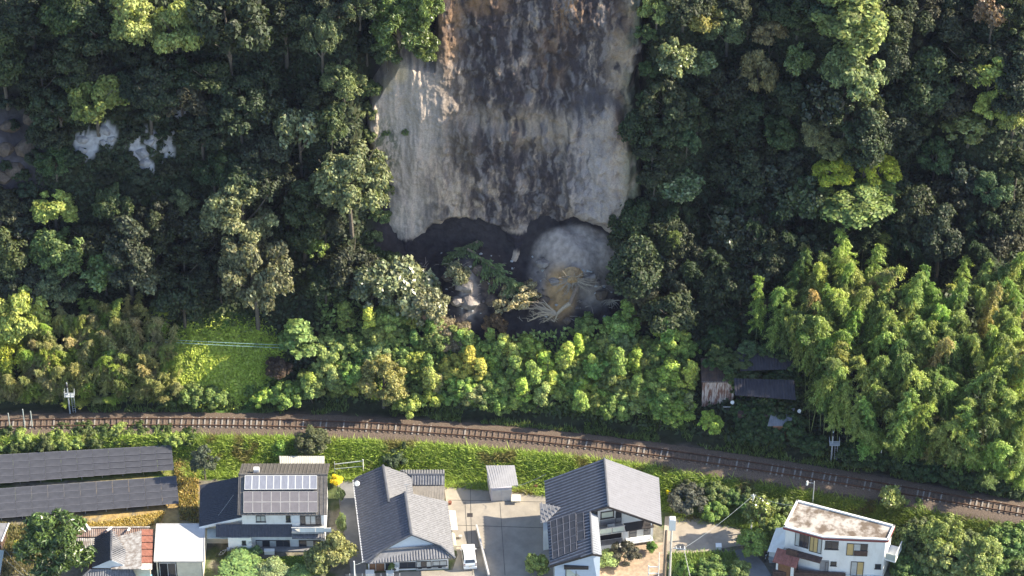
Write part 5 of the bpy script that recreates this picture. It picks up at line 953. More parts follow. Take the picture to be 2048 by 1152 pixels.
# ================================================================== garden and yard plants
def ground_plant(kind, px, py, w, color, label, cat, h=None, name=None, z=0.05, group=None, jit=.05):
    p, R, H, hb = PROTO[kind]; s = w / 17.9 / 2 / R; sv = s if h is None else h / 15.5 / 2 / H
    x, y, _ = at(px, py, z + hb * sv); return plant(kind, px, py, w, tuple(np.array(color) * 1.5), label, cat, group, h, name, foot=(x, y, z + .15), jit=jit)
GP = [('cypress', 105, 1100, 160, 150, (.06, .095, .025), 'large feathery green cypress like tree at the lower left in front of the old roofs', 'tree', 'cypress_tree'),
      ('fine0', 408, 925, 62, 70, (.07, .085, .06), 'dark grey green bush between the solar panels and the dark roofed wing', 'bush', 'garden_bush'),
      ('fine1', 625, 885, 76, 56, (.085, .095, .045), 'dark bush with reddish tips behind the long low shed', 'bush', 'garden_bush'),
      ('garden0', 560, 895, 60, 40, (.14, .22, .04), 'bright bushes on the bank behind the house with roof panels', 'bush', 'garden_bush'),
      ('garden1', 670, 1105, 84, 76, (.16, .16, .06), 'round olive garden tree between the house with panels and the tiled house', 'tree', 'garden_tree'),
      ('garden0', 642, 1122, 76, 60, (.13, .14, .05), 'low olive garden bush left of the round olive garden tree', 'bush', 'garden_shrub'),
      ('garden0', 1075, 1135, 54, 62, (.19, .22, .06), 'round clipped tree at the front left corner of the big gabled house', 'tree', 'garden_tree'),
      ('shrub1', 1250, 1078 + 30, 60, 44, (.07, .065, .045), 'dark sparse brown shrub in the sandy front garden', 'bush', 'garden_shrub'),
      ('garden1', 1218, 1120, 56, 30, (.21, .26, .10), 'pale green low plants in the sandy front garden', 'plant', 'garden_shrub'),
      ('garden1', 1304, 1096, 26, 26, (.09, .15, .03), 'small dark green clipped bush at the right corner of the gabled house', 'bush', 'garden_shrub'),
      ('shrub0', 1375, 1000, 80, 50, (.06, .065, .05), 'dark dry bush behind the concrete pad', 'bush', 'garden_bush'),
      ('shrub2', 1430, 1022, 56, 34, (.12, .19, .04), 'green bush at the back of the concrete pad', 'bush', 'garden_bush'),
      ('gloss0', 1520, 1030, 62, 80, (.16, .19, .05), 'leafy tree with curling leaves beside the slim pole left of the flat roofed house', 'tree', 'garden_tree'),
      ('shrub3', 1505, 1085, 66, 56, (.19, .25, .06), 'light green bush at the right end of the concrete pad', 'bush', 'garden_bush'),
      ('shrub1', 1420, 1140, 70, 40, (.10, .15, .04), 'green weeds in front of the concrete pad', 'bush', 'garden_bush'),
      ('shrub0', 1368, 1138, 36, 50, (.13, .20, .045), 'tall green weeds right of the white utility pole', 'bush', 'garden_bush'),
      ('shrub2', 1480, 1140, 44, 40, (.14, .18, .06), 'small bush on the left of the grey path', 'bush', 'garden_bush'),
      ('fine1', 1880, 1075, 90, 100, (.17, .20, .06), 'large light bush behind the right side of the flat roofed house', 'bush', 'garden_tree'),
      ('shrub0', 1900, 1120, 120, 90, (.15, .18, .06), 'spreading light green thicket right of the flat roofed house', 'bush', 'garden_bush'),
      ('fine0', 1960, 1120, 100, 90, (.17, .20, .065), 'pale leafy bush at the lower right corner', 'bush', 'garden_tree'),
      ('shrub3', 1815, 1085, 70, 80, (.09, .12, .04), 'dark green bush close to the balcony of the flat roofed house', 'bush', 'garden_bush'),
      ('gloss1', 1785, 1000, 56, 60, (.19, .22, .07), 'broad leaved banana like plant on the bank behind the flat roofed house', 'plant', 'broad_leaf_plant'),
      ('shrub2', 1830, 1020, 60, 50, (.13, .17, .05), 'green bush on the bank right of the broad leaved plant', 'bush', 'garden_bush'),
      ('shrub1', 2020, 1075, 80, 60, (.10, .15, .04), 'green bush at the right edge below the railway', 'bush', 'garden_bush'),
      ('garden1', 545, 1140, 70, 30, (.18, .21, .10), 'pale feathery garden plant in front of the lawn', 'plant', 'garden_shrub'),
      ('garden0', 480, 1137, 120, 26, (.12, .18, .06), 'low hedge at the bottom edge in front of the house with panels', 'hedge', 'garden_hedge'),
      ('garden0', 600, 1150, 60, 26, (.14, .19, .06), 'green hedge end in front of the lawn at the bottom edge', 'hedge', 'garden_hedge'),
      ('garden1', 513, 1103, 24, 26, (.10, .15, .06), 'small green shrub against the white bay of the house with panels', 'bush', 'garden_shrub'),
      ('garden0', 684, 1050, 26, 60, (.14, .17, .08), 'row of pale shrubs along the passage beside the tiled house', 'bush', 'garden_shrub'),
      ('garden1', 680, 995, 24, 50, (.09, .12, .05), 'dark shrubs in the narrow bed right of the roof panel house', 'bush', 'garden_shrub'),
      ('garden1', 742, 930, 26, 18, (.16, .17, .05), 'small bush by the white post behind the tiled house', 'bush', 'garden_shrub'),
      ('shrub2', 790, 920, 50, 36, (.06, .085, .04), 'dark bush at the foot of the bank behind the tiled house', 'bush', 'garden_bush'),
      ('spire0', 808, 902, 13, 44, (.035, .055, .025), 'thin dark conifer on the bank behind the tiled house', 'tree', 'slim_conifer'),
      ('garden0', 40, 1095, 30, 40, (.30, .28, .06), 'yellowish weeds in the gap at the lower left', 'weed', 'weed_clump'),
      ('garden1', 783, 1136, 14, 30, (.10, .15, .05), 'small green shrub before the front wall of the tiled house', 'bush', 'garden_shrub'),
      ('garden1', 672, 962, 30, 24, (.55, .45, .03), 'bright yellow flowering bush at the back corner of the roof panel house', 'flowers', 'flowering_bush'),
      ('garden0', 1337, 988, 14, 20, (.75, .62, .03), 'clump of bright yellow flowers right of the big gabled house', 'flowers', 'flowering_bush'),
      ('garden0', 1412, 975, 14, 14, (.32, .36, .05), 'small yellow green bush on the grassy bank behind the concrete pad', 'bush', 'garden_shrub'),
      ('garden1', 925, 938, 40, 10, (.40, .36, .04), 'yellow weeds along the bank behind the paved yard', 'weed', 'weed_clump')]
for k, px, py, w, h, c, lab, cat, nm in GP: ground_plant(k, px, py, w, c, lab, cat, h, nm, z=.4 if py < 930 else .05)
SP = scatter([(1340, 955), (1480, 985), (1590, 1020), (1560, 1060), (1510, 1035), (1400, 1000)], 9, 26, 3) + scatter([(1800, 1060), (2048, 1075), (2048, 1152), (1800, 1152)], 34, 22, 4)
for j, (x, y) in enumerate(SP): ground_plant(f'shrub{j % 4}', x, y, random.uniform(40, 64), [(.085, .13, .04), (.12, .17, .05), (.10, .13, .05)][j % 3], ('low green bush on the bank between the concrete pad and the flat roofed house' if x < 1700 else 'low green bush in the overgrown corner right of the flat roofed house' if x > 1920 else 'low green bush close to the right side of the flat roofed house'), 'bush', None, 'low_bush', z=.2, group='low bushes ' + ('left' if x < 1700 else 'far right' if x > 1920 else 'right') + ' of the flat roofed house', jit=.2)
r = np.random.default_rng(9)
def tufts(name, poly, n, hgt, wid, c0, c1, label, z=.05):
    s_ = [at(*q, z)[:2] for q in scatter(poly, n, 0, 2, 3)]; P = np.array([(a, b, z) for a, b in s_]); k = r.random((len(P), 1)); blades(name, P, hgt, wid, 1.4 * (np.array(c0) * k + np.array(c1) * (1 - k)) * r.uniform(.7, 1.3, (len(P), 1)), label, seed=4)
tufts('dry_grass', [(90, 1050), (200, 1046), (330, 1024), (320, 1045), (290, 1055), (120, 1060)], 5000, .3, .2, (.45, .32, .08), (.40, .34, .18), 'dry yellow grass strip in front of the solar panels')
tufts('dry_grass', [(345, 905), (400, 900), (395, 1045), (360, 1040), (352, 960)], 2600, .3, .2, (.40, .28, .10), (.20, .20, .08), 'dry grass between the solar panels and the dark roofed wing')
tufts('lawn_grass', [(490, 1122), (580, 1112), (640, 1112), (640, 1150), (480, 1150)], 5000, .14, .12, (.22, .27, .05), (.15, .22, .04), 'yellow green lawn in front of the house with panels')
tufts('weeds', [(1340, 1108), (1470, 1105), (1490, 1152), (1340, 1152)], 3500, .5, .16, (.16, .24, .06), (.22, .26, .10), 'tall grassy weeds in front of the concrete pad')
tufts('weeds', [(1360, 985), (1600, 1030), (1560, 1090), (1500, 1060), (1380, 1030)], 9000, .45, .16, (.17, .24, .05), (.22, .27, .08), 'rough grass behind the concrete pad')
tufts('weeds', [(1790, 1060), (2048, 1070), (2048, 1152), (1780, 1152)], 9000, .6, .18, (.11, .17, .04), (.16, .20, .07), 'rough weeds right of the flat roofed house')
tufts('weeds', [(0, 1045), (110, 1055), (120, 1100), (60, 1152), (0, 1152)], 2500, .4, .16, (.16, .15, .07), (.24, .20, .10), 'rough dry weeds around the big cypress at lower left')

# ================================================================== car
K = root('parked_car', at(938, 1118, .05), 'small white car parked beside the tiled house', 'car')
c = at(938, 1119, .05); a = math.radians(5.5); fx = V3(math.cos(a), math.sin(a), 0); fy = V3(-math.sin(a), math.cos(a), 0)      # fy points away from the camera: bonnet
prof = [(-1.68, .30), (-1.70, .85), (-1.62, 1.05), (-1.36, 1.46), (-.9, 1.54), (.2, 1.52), (.75, 1.02), (1.5, .86), (1.70, .62), (1.70, .30)]
V = []; 
wid = lambda z: .74 if z < .95 else .74 - (z - .95) * .22
for sx in (-1, 1):
    for y, z in prof: V.append(c + fx * sx * wid(z) + fy * y + V3(0, 0, z))
n_ = len(prof); Fq = [tuple(range(n_)), tuple(range(2 * n_ - 1, n_ - 1, -1))] + [(i, n_ + i, n_ + (i + 1) % n_, (i + 1) % n_) for i in range(n_)]
m_ = MB(); m_.add(V, Fq); o = m_.build('body', mat('white_car_paint', (.80, .80, .78), rough=.22, var=.02, spec=.6), K); bv = o.modifiers.new('b', 'BEVEL'); bv.width = .06; bv.segments = 2; bv.limit_method = 'ANGLE'
def carq(name, pts, m=M_glass): V = [c + fx * x + fy * y + V3(0, 0, z) for x, y, z in pts]; n = unit(np.cross(V[1] - V[0], V[2] - V[0])); return MB().prism([v + n * .012 for v in V], -n * .02).build(name, m, K)
carq('rear_window', [(-.56, -1.605, 1.09), (.56, -1.605, 1.09), (.50, -1.41, 1.40), (-.50, -1.41, 1.40)]); carq('windscreen', [(.58, .70, 1.08), (-.58, .70, 1.08), (-.52, .26, 1.46), (.52, .26, 1.46)])
for s in (-1, 1):
    q = [(s * .735, -1.3, 1.05), (s * .735, .5, 1.05), (s * .645, .15, 1.42), (s * .64, -1.15, 1.44)]; carq('side_window', q if s > 0 else q[::-1])
    carq('tail_light', [(s * .62 - .09, -1.702, .72), (s * .62 + .09, -1.702, .72), (s * .62 + .08, -1.655, 1.0), (s * .62 - .08, -1.655, 1.0)], M_maroon)
    for y in (-1.12, 1.15):
        p = c + fx * s * .66 + fy * y + V3(0, 0, .27); MB().tube([p - fx * .09, p + fx * .09], .27, None, 14).build('wheel', M_bl, K)
    MB().obox(c + fx * s * .8 + fy * .55 + V3(0, 0, 1.02), fx * .07, fy * .04, V3(0, 0, .06)).build('wing_mirror', M_white, K)
MB().obox(c + fy * -1.72 + V3(0, 0, .42), fx * .70, fy * .03, V3(0, 0, .13)).build('rear_bumper', M_white, K); MB().obox(c + fy * -1.715 + V3(0, 0, .66), fx * .16, fy * .012, V3(0, 0, .08)).build('number_plate', M_cream, K)
# low garden wall beside the car
K = root('garden_wall', at(968, 1110, 0), 'low pale wall running beside the white car across the yard', 'wall')
wa, wb = at(953, 1060, .05), at(978, 1160, .05); MB().bar(wa + V3(0, 0, .4), wb + V3(0, 0, .4), .14, .8).build('wall', M_found, K); MB().bar(wa + V3(0, 0, .83), wb + V3(0, 0, .83), .2, .06).build('coping', M_metal, K)

# ================================================================== poles, masts and wires
def pole(name, px0, px1, py1, base_py, z0, m, r, label, cat='pole'):
    p = at(px0, base_py, z0); K = root(name, p, label, cat); h = (base_py - py1) / 13.0; o = MB().tube([p - V3(0, 0, .3), p + V3(0, 0, h)], r, r * .7, 8).build('pole', m, K); return K, p, h
K, p, h = pole('utility_pole', 1338, 1341, 1040, 1185, 0, M_pole, .14, 'white utility pole with a white transformer right of the big gabled house'); UP1 = p + V3(0, 0, h)
MB().obox(UP1 + V3(.05, 0, -.6), (.34, 0, 0), (0, .3, 0), (0, 0, .75)).obox(UP1 + V3(.05, -.0, .22), (.28, 0, 0), (0, .25, 0), (0, 0, .06)).build('transformer', M_white, K)
MB().bar(UP1 + V3(.2, 0, -4.3), UP1 + V3(1.6, -.2, -4.3), .09).build('crossarm', M_steel, K)
for s in (.55, 1.0, 1.45): q = UP1 + V3(s, -.1, -4.25); MB().tube([q, q + V3(0, 0, .3)], .06, .04, 6).build('insulator', M_white, K)
K, p, h = pole('timber_pole', 1327, 1324, 1062, 1190, 0, M_wpole, .2, 'brown timber pole standing close left of the white utility pole')
K, p, h = pole('lamp_frame', 1316, 1316, 1105, 1175, 0, M_white, .06, 'white metal gate frame near the timber pole'); 
for dx in (-1.1,): MB().tube([p + V3(dx, 0, -.1), p + V3(dx, 0, 3.4)], .06, None, 6).build('post', M_white, K)
for z_ in (1.2, 2.2, 3.2): MB().bar(p + V3(-1.1, 0, z_), p + V3(0, 0, z_), .07).build('rail', M_white, K)
K, p, h = pole('slim_pole', 1502, 1506, 988, 1065, .1, M_white, .09, 'slim white pole among the bushes left of the flat roofed house'); SP1 = p + V3(0, 0, h); MB().bar(SP1 + V3(-.3, 0, -.15), SP1 + V3(.3, 0, -.15), .06).build('crossarm', M_steel, K); MB().tube([SP1 + V3(.05, 0, -.6), SP1 + V3(.05, 0, -.2)], .1, None, 8).build('insulator', M_white, K)
K, p, h = pole('slim_pole', 1624, 1626, 962, 1022, .3, M_steel, .07, 'slim grey pole with a small lamp behind the flat roofed house'); SP2 = p + V3(0, 0, h); MB().tube([SP2 + V3(0, 0, -.3), SP2 + V3(-.75, 0, -.2)], .03).build('bracket', M_steel, K); MB().tube([SP2 + V3(-.78, 0, -.55), SP2 + V3(-.76, 0, .0)], .13, .1, 8).build('lamp_head', M_white, K)
K, p, h = pole('white_post', 710, 710, 1122, 1170, 0, M_white, .09, 'white post at the bottom edge left of the tiled house')
K, p, h = pole('laundry_frame', 670, 670, 923, 950, 0, M_alu, .05, 'pale green railed frame on white posts behind the gap between the houses', 'frame')
MB().tube([p + V3(3.2, .35, -.1), p + V3(3.2, .35, h)], .06).build('pole', M_white, K); MB().bar(p + V3(0, 0, h * .8), p + V3(3.2, .35, h * .9), .09).build('rail', M_green, K); MB().bar(p + V3(0, 0, h * .45), p + V3(3.2, .35, h * .5), .07).build('rail', M_green, K)
# railway masts
def ladder_mast(px, py, base_py, label):
    X = at(px, base_py, 2.3); K = root('signal_mast', X, label, 'signal mast'); h = (base_py - py) / 13.0; MB().tube([X - V3(0, 0, .3), X + V3(0, 0, h)], .09, .07, 8).build('mast', M_steel, K)
    for s in (0, 1):
        MB().tube([X + V3(.35 + .3 * s, .1, 0), X + V3(.32 + .3 * s, .1, h * .62)], .035, None, 5).build('ladder_rail', M_steel, K)
    for k in range(8): z_ = .3 + k * h * .07; MB().bar(X + V3(.35, .1, z_), X + V3(.64, .1, z_), .03).build('rung', M_steel, K)
    MB().box(X[0] - .35, X[0] + .75, X[1] - .45, X[1] + .25, X[2] + h * .6, X[2] + h * .6 + .06).build('platform', M_steel, K); mb = MB()
    for a, b in (((-.35, -.45), (.75, -.45)), ((.75, -.45), (.75, .25)), ((-.35, -.45), (-.35, .25))):
        for z_ in (.35, .7): mb.bar(X + V3(*a, h * .6 + z_), X + V3(*b, h * .6 + z_), .035)
    for a in ((-.35, -.45), (.75, -.45), (.75, .25), (-.35, .25)): mb.bar(X + V3(*a, h * .6), X + V3(*a, h * .6 + .75), .035)
    tag(mb.build('guard_rail', M_steel, K), kind='stuff'); MB().tube([X + V3(0, -.1, h - .35), X + V3(0, -.35, h - .35)], .16, None, 10).build('signal_lamp', M_bike, K)
ladder_mast(1662, 862, 922, 'grey signal mast with a railed platform by the track at the right'); ladder_mast(140, 765, 826, 'grey signal mast with ladder by the track at the left')
for j, (px, py, b) in enumerate([(225, 770, 792), (1760, 900, 932), (50, 818, 858), (65, 822, 856), (20, 826, 856)]):
    X = at(px, b, 2.3); tag(MB().tube([X, X + V3(0, 0, (b - py) / 13)], .06).build('marker_post', M_white if j < 2 else M_green, None, loc=X), ['short white marker post in front of the left thicket', 'thin marker post beside the track below the bamboo', 'leftmost but one pale stake beside the track at the left edge', 'third pale stake from the left edge beside the track', 'pale stake nearest the left edge beside the track'][j], 'post')
def wire(a, b, sag, label, r=.014, m=None):
    a, b = np.array(a), np.array(b); pts = [a + (b - a) * t - V3(0, 0, sag * 4 * t * (1 - t)) for t in np.linspace(0, 1, 14)]; tag(MB().tube(pts, r, None, 5).build('overhead_wire', m or M_wire, None, loc=a), label, 'wire')
M_wt = mat('pale_teal_wire', (.42, .62, .66), rough=.4)
wl0 = onplane(330, 684, (0, 19.5, 0), V3(0, 1, 0)); wr0 = onplane(735, 701, (0, 19.5, 0), V3(0, 1, 0)); wire(wl0, wr0, .15, 'lower of two pale teal wires crossing the bright grass patch', .017, M_wt)
wl1 = onplane(330, 679, (0, 19.8, 0), V3(0, 1, 0)); wr1 = onplane(735, 696, (0, 19.8, 0), V3(0, 1, 0)); wire(wl1, wr1, .1, 'upper of two pale teal wires crossing the bright grass patch', .017, M_wt)
wire(SP1 + V3(0, 0, -.1), UP1 + V3(1.4, -.1, -4.2), .4, 'thin wire from the slim white pole down to the utility pole over the concrete'); wire(SP1 + V3(0, 0, -.1), at(1592, 1012, 6.25), .3, 'thin wire from the slim white pole to the flat roofed house'); wire(at(1024, 975, 2.2), at(1092, 948, 4.6), .2, 'pale wire from the small grey shed to the big gabled house', .02, M_metal)
wire(at(710, 1130, 3.5), at(738, 1117, 2.6), .1, 'short wire from the white post to the tiled house eave'); wire(at(417, 1055, 3.0), at(467, 990, 4.6), .1, 'thin white wire crossing the dark wing roof', .02, M_metal); wire(at(0, 1090, 5), at(60, 1152, 5), .1, 'upper dark wire at the lower left corner'); wire(at(0, 1108, 5), at(48, 1152, 5), .1, 'lower dark wire at the lower left corner'); wire(UP1 + V3(1.4, -.1, -4.3), at(1385, 1175, 2.5), .05, 'pale stay cable sloping down right of the white utility pole', .035, M_metal)

# ================================================================== bicycles and clutter
def bicycle(px, py, label, ang):
    c = at(px, py, .05); K = root('bicycle', c, label, 'bicycle'); d = V3(math.cos(ang), math.sin(ang), 0); s = V3(-d[1], d[0], 0); w_ = []
    for k in (-.52, .52):
        ctr = c + d * k + V3(0, 0, .33); ring = [ctr + .31 * (math.cos(t) * d + math.sin(t) * V3(0, 0, 1)) for t in np.linspace(0, 2 * math.pi, 13)]; MB().tube(ring, .035, None, 5).build('wheel', M_bike, K)
    R_, B_, S_, Hd = c + d * -.52 + V3(0, 0, .33), c + d * -.05 + V3(0, 0, .3), c + d * -.2 + V3(0, 0, .85), c + d * .4 + V3(0, 0, .9); Fh = c + d * .52 + V3(0, 0, .33); mb = MB()
    for a, b in ((R_, B_), (B_, S_), (S_, R_), (S_, Hd), (B_, Hd), (Hd, Fh)): mb.bar(a, b, .05)
    tag(mb.build('frame', M_alu, K), kind='stuff'); MB().obox(S_ + V3(0, 0, .04), d * .13, s * .08, V3(0, 0, .03)).build('saddle', M_bike, K); MB().bar(Hd + s * .28 + V3(0, 0, .08), Hd - s * .28 + V3(0, 0, .08), .04).build('handlebar', M_bike, K); mb = MB(); mb.obox(Hd + d * .2 + V3(0, 0, .0), d * .15, s * .17, V3(0, 0, .12)); mb.build('basket', M_steel, K)
bicycle(447, 1112, 'bicycle leaning left of the other one in the carport of the roof panel house', .3); bicycle(470, 1110, 'bicycle nearest the white bay of the roof panel house', -.2); bicycle(1533, 1116, 'bicycle parked under the white stair roof of the flat roofed house', 1.2)
J = [('plant_box', 539, 1107, .55, .2, .25, M_white, 'long white planter in front of the roof panel house', 'planter'), ('white_bin', 478, 1114, .25, .25, .35, M_metal, 'pale bin beside the bicycles', 'bin'),
     ('container', 740, 1152, .45, .3, .3, M_white, 'white container at the bottom edge in front of the tiled house', 'box'), ('container', 780, 1150, .4, .25, .2, M_white, 'low white container right of the other one before the tiled house', 'box'), ('tub', 1437, 1096, .3, .3, .2, M_white, 'white tub at the edge of the concrete pad', 'tub'), ('cooler', 1545, 1122, .4, .3, .25, M_steel, 'grey crate under the white stair roof', 'crate')]
for nm, px, py, a, b, hh, m, lab, cat in J: p = at(px, py, .05); tag(MB().obox(p + V3(0, 0, hh), (a, 0, 0), (0, b, 0), (0, 0, hh)).obox(p + V3(0, 0, 2 * hh + .02), (a + .03, 0, 0), (0, b + .03, 0), (0, 0, .03)).build(nm, m, None, loc=p), lab, cat)
K = root('front_fence', at(760, 1160, 0), 'white railed fence at the bottom edge before the tiled house', 'fence')
for x in np.linspace(700, 800, 9): p = at(x, 1160, 0); MB().bar(p, p + V3(0, 0, 1.0), .06).build('post', M_white, K)
for z_ in (.5, .98): MB().bar(at(698, 1160, z_), at(802, 1160, z_), .05).build('rail', M_white, K)
tag(MB().prism([at(1545, 1150, 0), at(1690, 1158, 0), at(1690, 1163, 0), at(1545, 1156, 0)], (0, 0, 1.0)).build('front_wall', M_dwood, None, loc=at(1620, 1155, 0)), 'dark front wall along the bottom of the flat roofed house', 'wall')

# ================================================================== derelict sheds in the hollow
M_rw = mat('rusty_corrugated', (.55, .46, .42), c2=(.20, .095, .07), scale=1.6, rough=.7, stretch=(2.5, 1, .5), fac=(.42, .58))
def gz(px, py): p = stand(px, py, 0); return p
K = root('rusty_shed', gz(1432, 800), 'derelict shed with a rusted white and brown corrugated wall in the shade', 'shed'); p = ORG[K.name]
w = Wall(p + V3(-1.9, -.2, 0), p + V3(1.7, -.2, 0)); mb = MB()
for k in range(13): u = .02 + k * w.L / 13; mb.add([], []); o = MB(); w.slab(o, u, u + w.L / 13 - .03, p[2] - .6, p[2] + 3.2, -.04 + .03 * (k % 2), .02 + .03 * (k % 2)); o.build('wall_sheet', M_rw, K)
MB().bar(w.pt(-.1, p[2] + 3.22, .05), w.pt(w.L + .1, p[2] + 3.22, .05), .12, .1).build('eave', M_metal, K)
roof(K, [w.pt(-.1, p[2] + 3.25, .15), w.pt(w.L + .1, p[2] + 3.25, .15), w.pt(w.L + .1, p[2] + 4.1, -3.0), w.pt(-.1, p[2] + 4.1, -3.0)], mat('dark_rusty_roof', (.12, .075, .055), c2=(.06, .045, .04), scale=1.5), th=.06, rib=.3, rr=.04, course=False); MB().prism([w.pt(0, p[2] - 1, -3.2), w.pt(w.L, p[2] - 1, -3.2), w.pt(w.L, p[2] - 1, -.06), w.pt(0, p[2] - 1, -.06)], (0, 0, 4.1)).build('wall', M_dwood, K)
M_dk = mat('dark_slate_roof', (.035, .033, .042), rough=.6, var=.2)
K = root('collapsed_house', gz(1535, 760), 'old house with dark overgrown roofs in the shaded hollow left of the bamboo', 'house'); p = ORG[K.name]
def Q(px, py, z): return at(px, py, p[2] + z)
roof(K, [Q(1480, 742, 3.4), Q(1590, 738, 3.4), Q(1582, 690, 5.0), Q(1476, 694, 5.0)], M_dk, th=.12, rib=.32, rr=.05); roof(K, [Q(1470, 790, 2.6), Q(1592, 800, 2.2), Q(1588, 760, 3.4), Q(1468, 757, 3.4)], M_dk, th=.12, rib=.32, rr=.05, name='lower_roof')
body(K, [q[:2] for q in (Q(1478, 790, 2.3), Q(1585, 796, 2.3), Q(1585, 720, 3), Q(1478, 720, 3))], p[2] - 1.5, p[2] - .6, M_dwood)
K = root('small_outhouse', gz(1562, 860), 'small outhouse with a dull grey roof and reddish front near the track', 'shed'); p = ORG[K.name]
roof(K, [Q(1535, 852, 1.7), Q(1580, 852, 1.7), Q(1590, 816, 2.5), Q(1545, 816, 2.5)], mat('dull_tin', (.20, .20, .22), rough=.5), th=.07, rib=.25, rr=.03, course=False)
f = [Q(1545, 872, 0), Q(1574, 872, 0), Q(1580, 830, 0), Q(1550, 830, 0)]; body(K, [q[:2] for q in f], p[2] - .5, p[2] + 1.7, mat('reddish_boards', (.36, .18, .12), var=.2, scale=2)); ww = Wall(f[0], f[1]); panel(K, ww, (.4, 1.1, p[2], p[2] + 1.4), M_wood, 'door')
for px, py, lab in ((1464, 798, 'round white dish beside the rusty corrugated wall'), (1592, 823, 'white dish at the roof corner of the small outhouse')):
    q = stand(px, py, 1.6); MB_ = MB().tube([q, q + V3(0, 0, 1.5)], .03); t = q + V3(0, -.1, 1.6); o = root('satellite_dish', q, lab, 'dish'); MB_.build('mast', M_steel, o); MB().tube([t, t + V3(.02, -.06, .04)], .23, .21, 14).build('dish', M_white, o); MB().bar(t + V3(0, -.1, -.2), t + V3(.1, -.5, .1), .03).build('arm', M_steel, o)
q = stand(1465, 820, .8); tag(MB().bar(q + V3(-1, 0, .8), q + V3(1, 0, .8), .1, .08).build('pale_beam', M_metal, None, loc=q), 'pale beam lying below the rusty corrugated wall', 'beam')

for j, (x, y, w) in enumerate([(1482, 712, 50), (1470, 745, 56), (1505, 752, 46), (1545, 745, 40), (1588, 720, 44), (1485, 812, 60), (1520, 820, 66), (1560, 822, 60), (1590, 800, 44), (1470, 838, 40), (1500, 838, 60), (1530, 865, 44), (1600, 860, 50), (1440, 700, 60), (1500, 690, 46), (1530, 694, 40), (1570, 700, 44), (1586, 745, 36), (1515, 772, 30), (1560, 770, 34), (1478, 770, 40), (1420, 722, 34), (1455, 728, 40), (1540, 800, 50), (1575, 806, 40), (1500, 738, 46), (1566, 738, 50), (1584, 780, 48), (1476, 752, 44), (1530, 812, 56), (1498, 800, 46)]):
    plant(f'shrub{j % 4}', x, y, w, (.09, .14, .05), 'creeper mound spreading over the edges of the dark shed roofs in the hollow', 'creeper', 'creepers over the dark shed roofs', w * .6, 'creeper_mound', foot=onplane(x, y + w * .35, tuple(Q(1520, 800, 2.0)), V3(0, 1, -.45)), jit=.25)
# ================================================================== fallen trees and debris in front of the scar
M_root = mat('pale_root', (.34, .29, .23), var=.2, scale=5); M_pale = mat('stripped_trunk', (.36, .29, .205), var=.15, scale=5)
def S_(px, py, up=.0): p = stand(px, py, up); return p + V3(0, 0, up)
rr_ = random.Random(4)
K = root('uprooted_tree', S_(1140, 590), 'pale uprooted trunk lying below the grey debris heap with its branches to the left', 'fallen tree')
b0, b1, b2 = S_(1158, 578, 1.2), S_(1140, 608, 1.4), S_(1112, 622, 1.5); MB().tube([b0, (b0 + b1) / 2 + V3(0, -.1, .1), b1], .22, .26, 7).build('root_end', M_wpole, K); MB().tube([b1, (b1 + b2) / 2 + V3(0, 0, .15), b2], .26, .17, 7).build('trunk', M_pale, K)
for q in ((1075, 612), (1065, 600), (1090, 640), (1062, 632), (1105, 650), (1040, 618), (1052, 648)):
    e = S_(*q, 1.3); m1 = b2 * .6 + e * .4 + V3(rr_.uniform(-.3, .3), -.1, .45); MB().tube([b2, m1, m1 * .5 + e * .5 + V3(rr_.uniform(-.3, .3), 0, .25), e], .15, .045, 5).tube([m1, m1 + (e - b2) * .35 + V3(.2, 0, .5)], .08, .03, 4).tube([m1 * .5 + e * .5, e + V3(.5, -.1, .35)], .06, .025, 4).build('branch', M_pale, K)
    tw = MB()
    for _ in range(9): q0 = m1 + (e - m1) * rr_.uniform(.2, 1.0); q1 = q0 + V3(rr_.uniform(-1.2, .4), rr_.uniform(-.4, .3), rr_.uniform(-.1, .9)); tw.tube([q0, q0 * .5 + q1 * .5 + V3(0, 0, .15), q1], .035, .012, 4)
    tag(tw.build('twigs', M_pale, K), kind='stuff')
K = root('root_plate', S_(1150, 560), 'round root plate of the uprooted tree with a tangle of pale roots', 'roots'); c = S_(1148, 553, .6)
for i in range(80):
    a = rr_.uniform(0, 6.28); L_ = rr_.uniform(.8, 2.7); d = V3(math.cos(a), -.35, math.sin(a) * .8); s = V3(rr_.uniform(-.5, .5), rr_.uniform(-.3, .1), rr_.uniform(-.6, .2)); MB().tube([c + d * .2, c + d * L_ * .6 + V3(0, -.3, .0), c + d * L_ + s], .06, .016, 4).build('root', M_root, K)
MB().tube([c + V3(0, .5, 0), c + V3(0, -.1, 0), c + V3(.05, -.5, -.2)], 1.3, .5, 14).build('soil_clod', mat('ochre_soil', (.34, .23, .12), var=.35, scale=3, bump=.8, bscale=4), K)
K = root('root_tangle', S_(1225, 600), 'second grey tangle of bare roots right of the uprooted tree', 'roots'); c = S_(1228, 597, .6)
for i in range(34): a = rr_.uniform(0, 6.28); L_ = rr_.uniform(.5, 1.8); d = V3(math.cos(a), -.3, math.sin(a) * .8); MB().tube([c, c + d * L_ * .6, c + d * L_ + V3(0, -.1, rr_.uniform(-.5, 0))], .04, .01, 4).build('root', M_root, K)
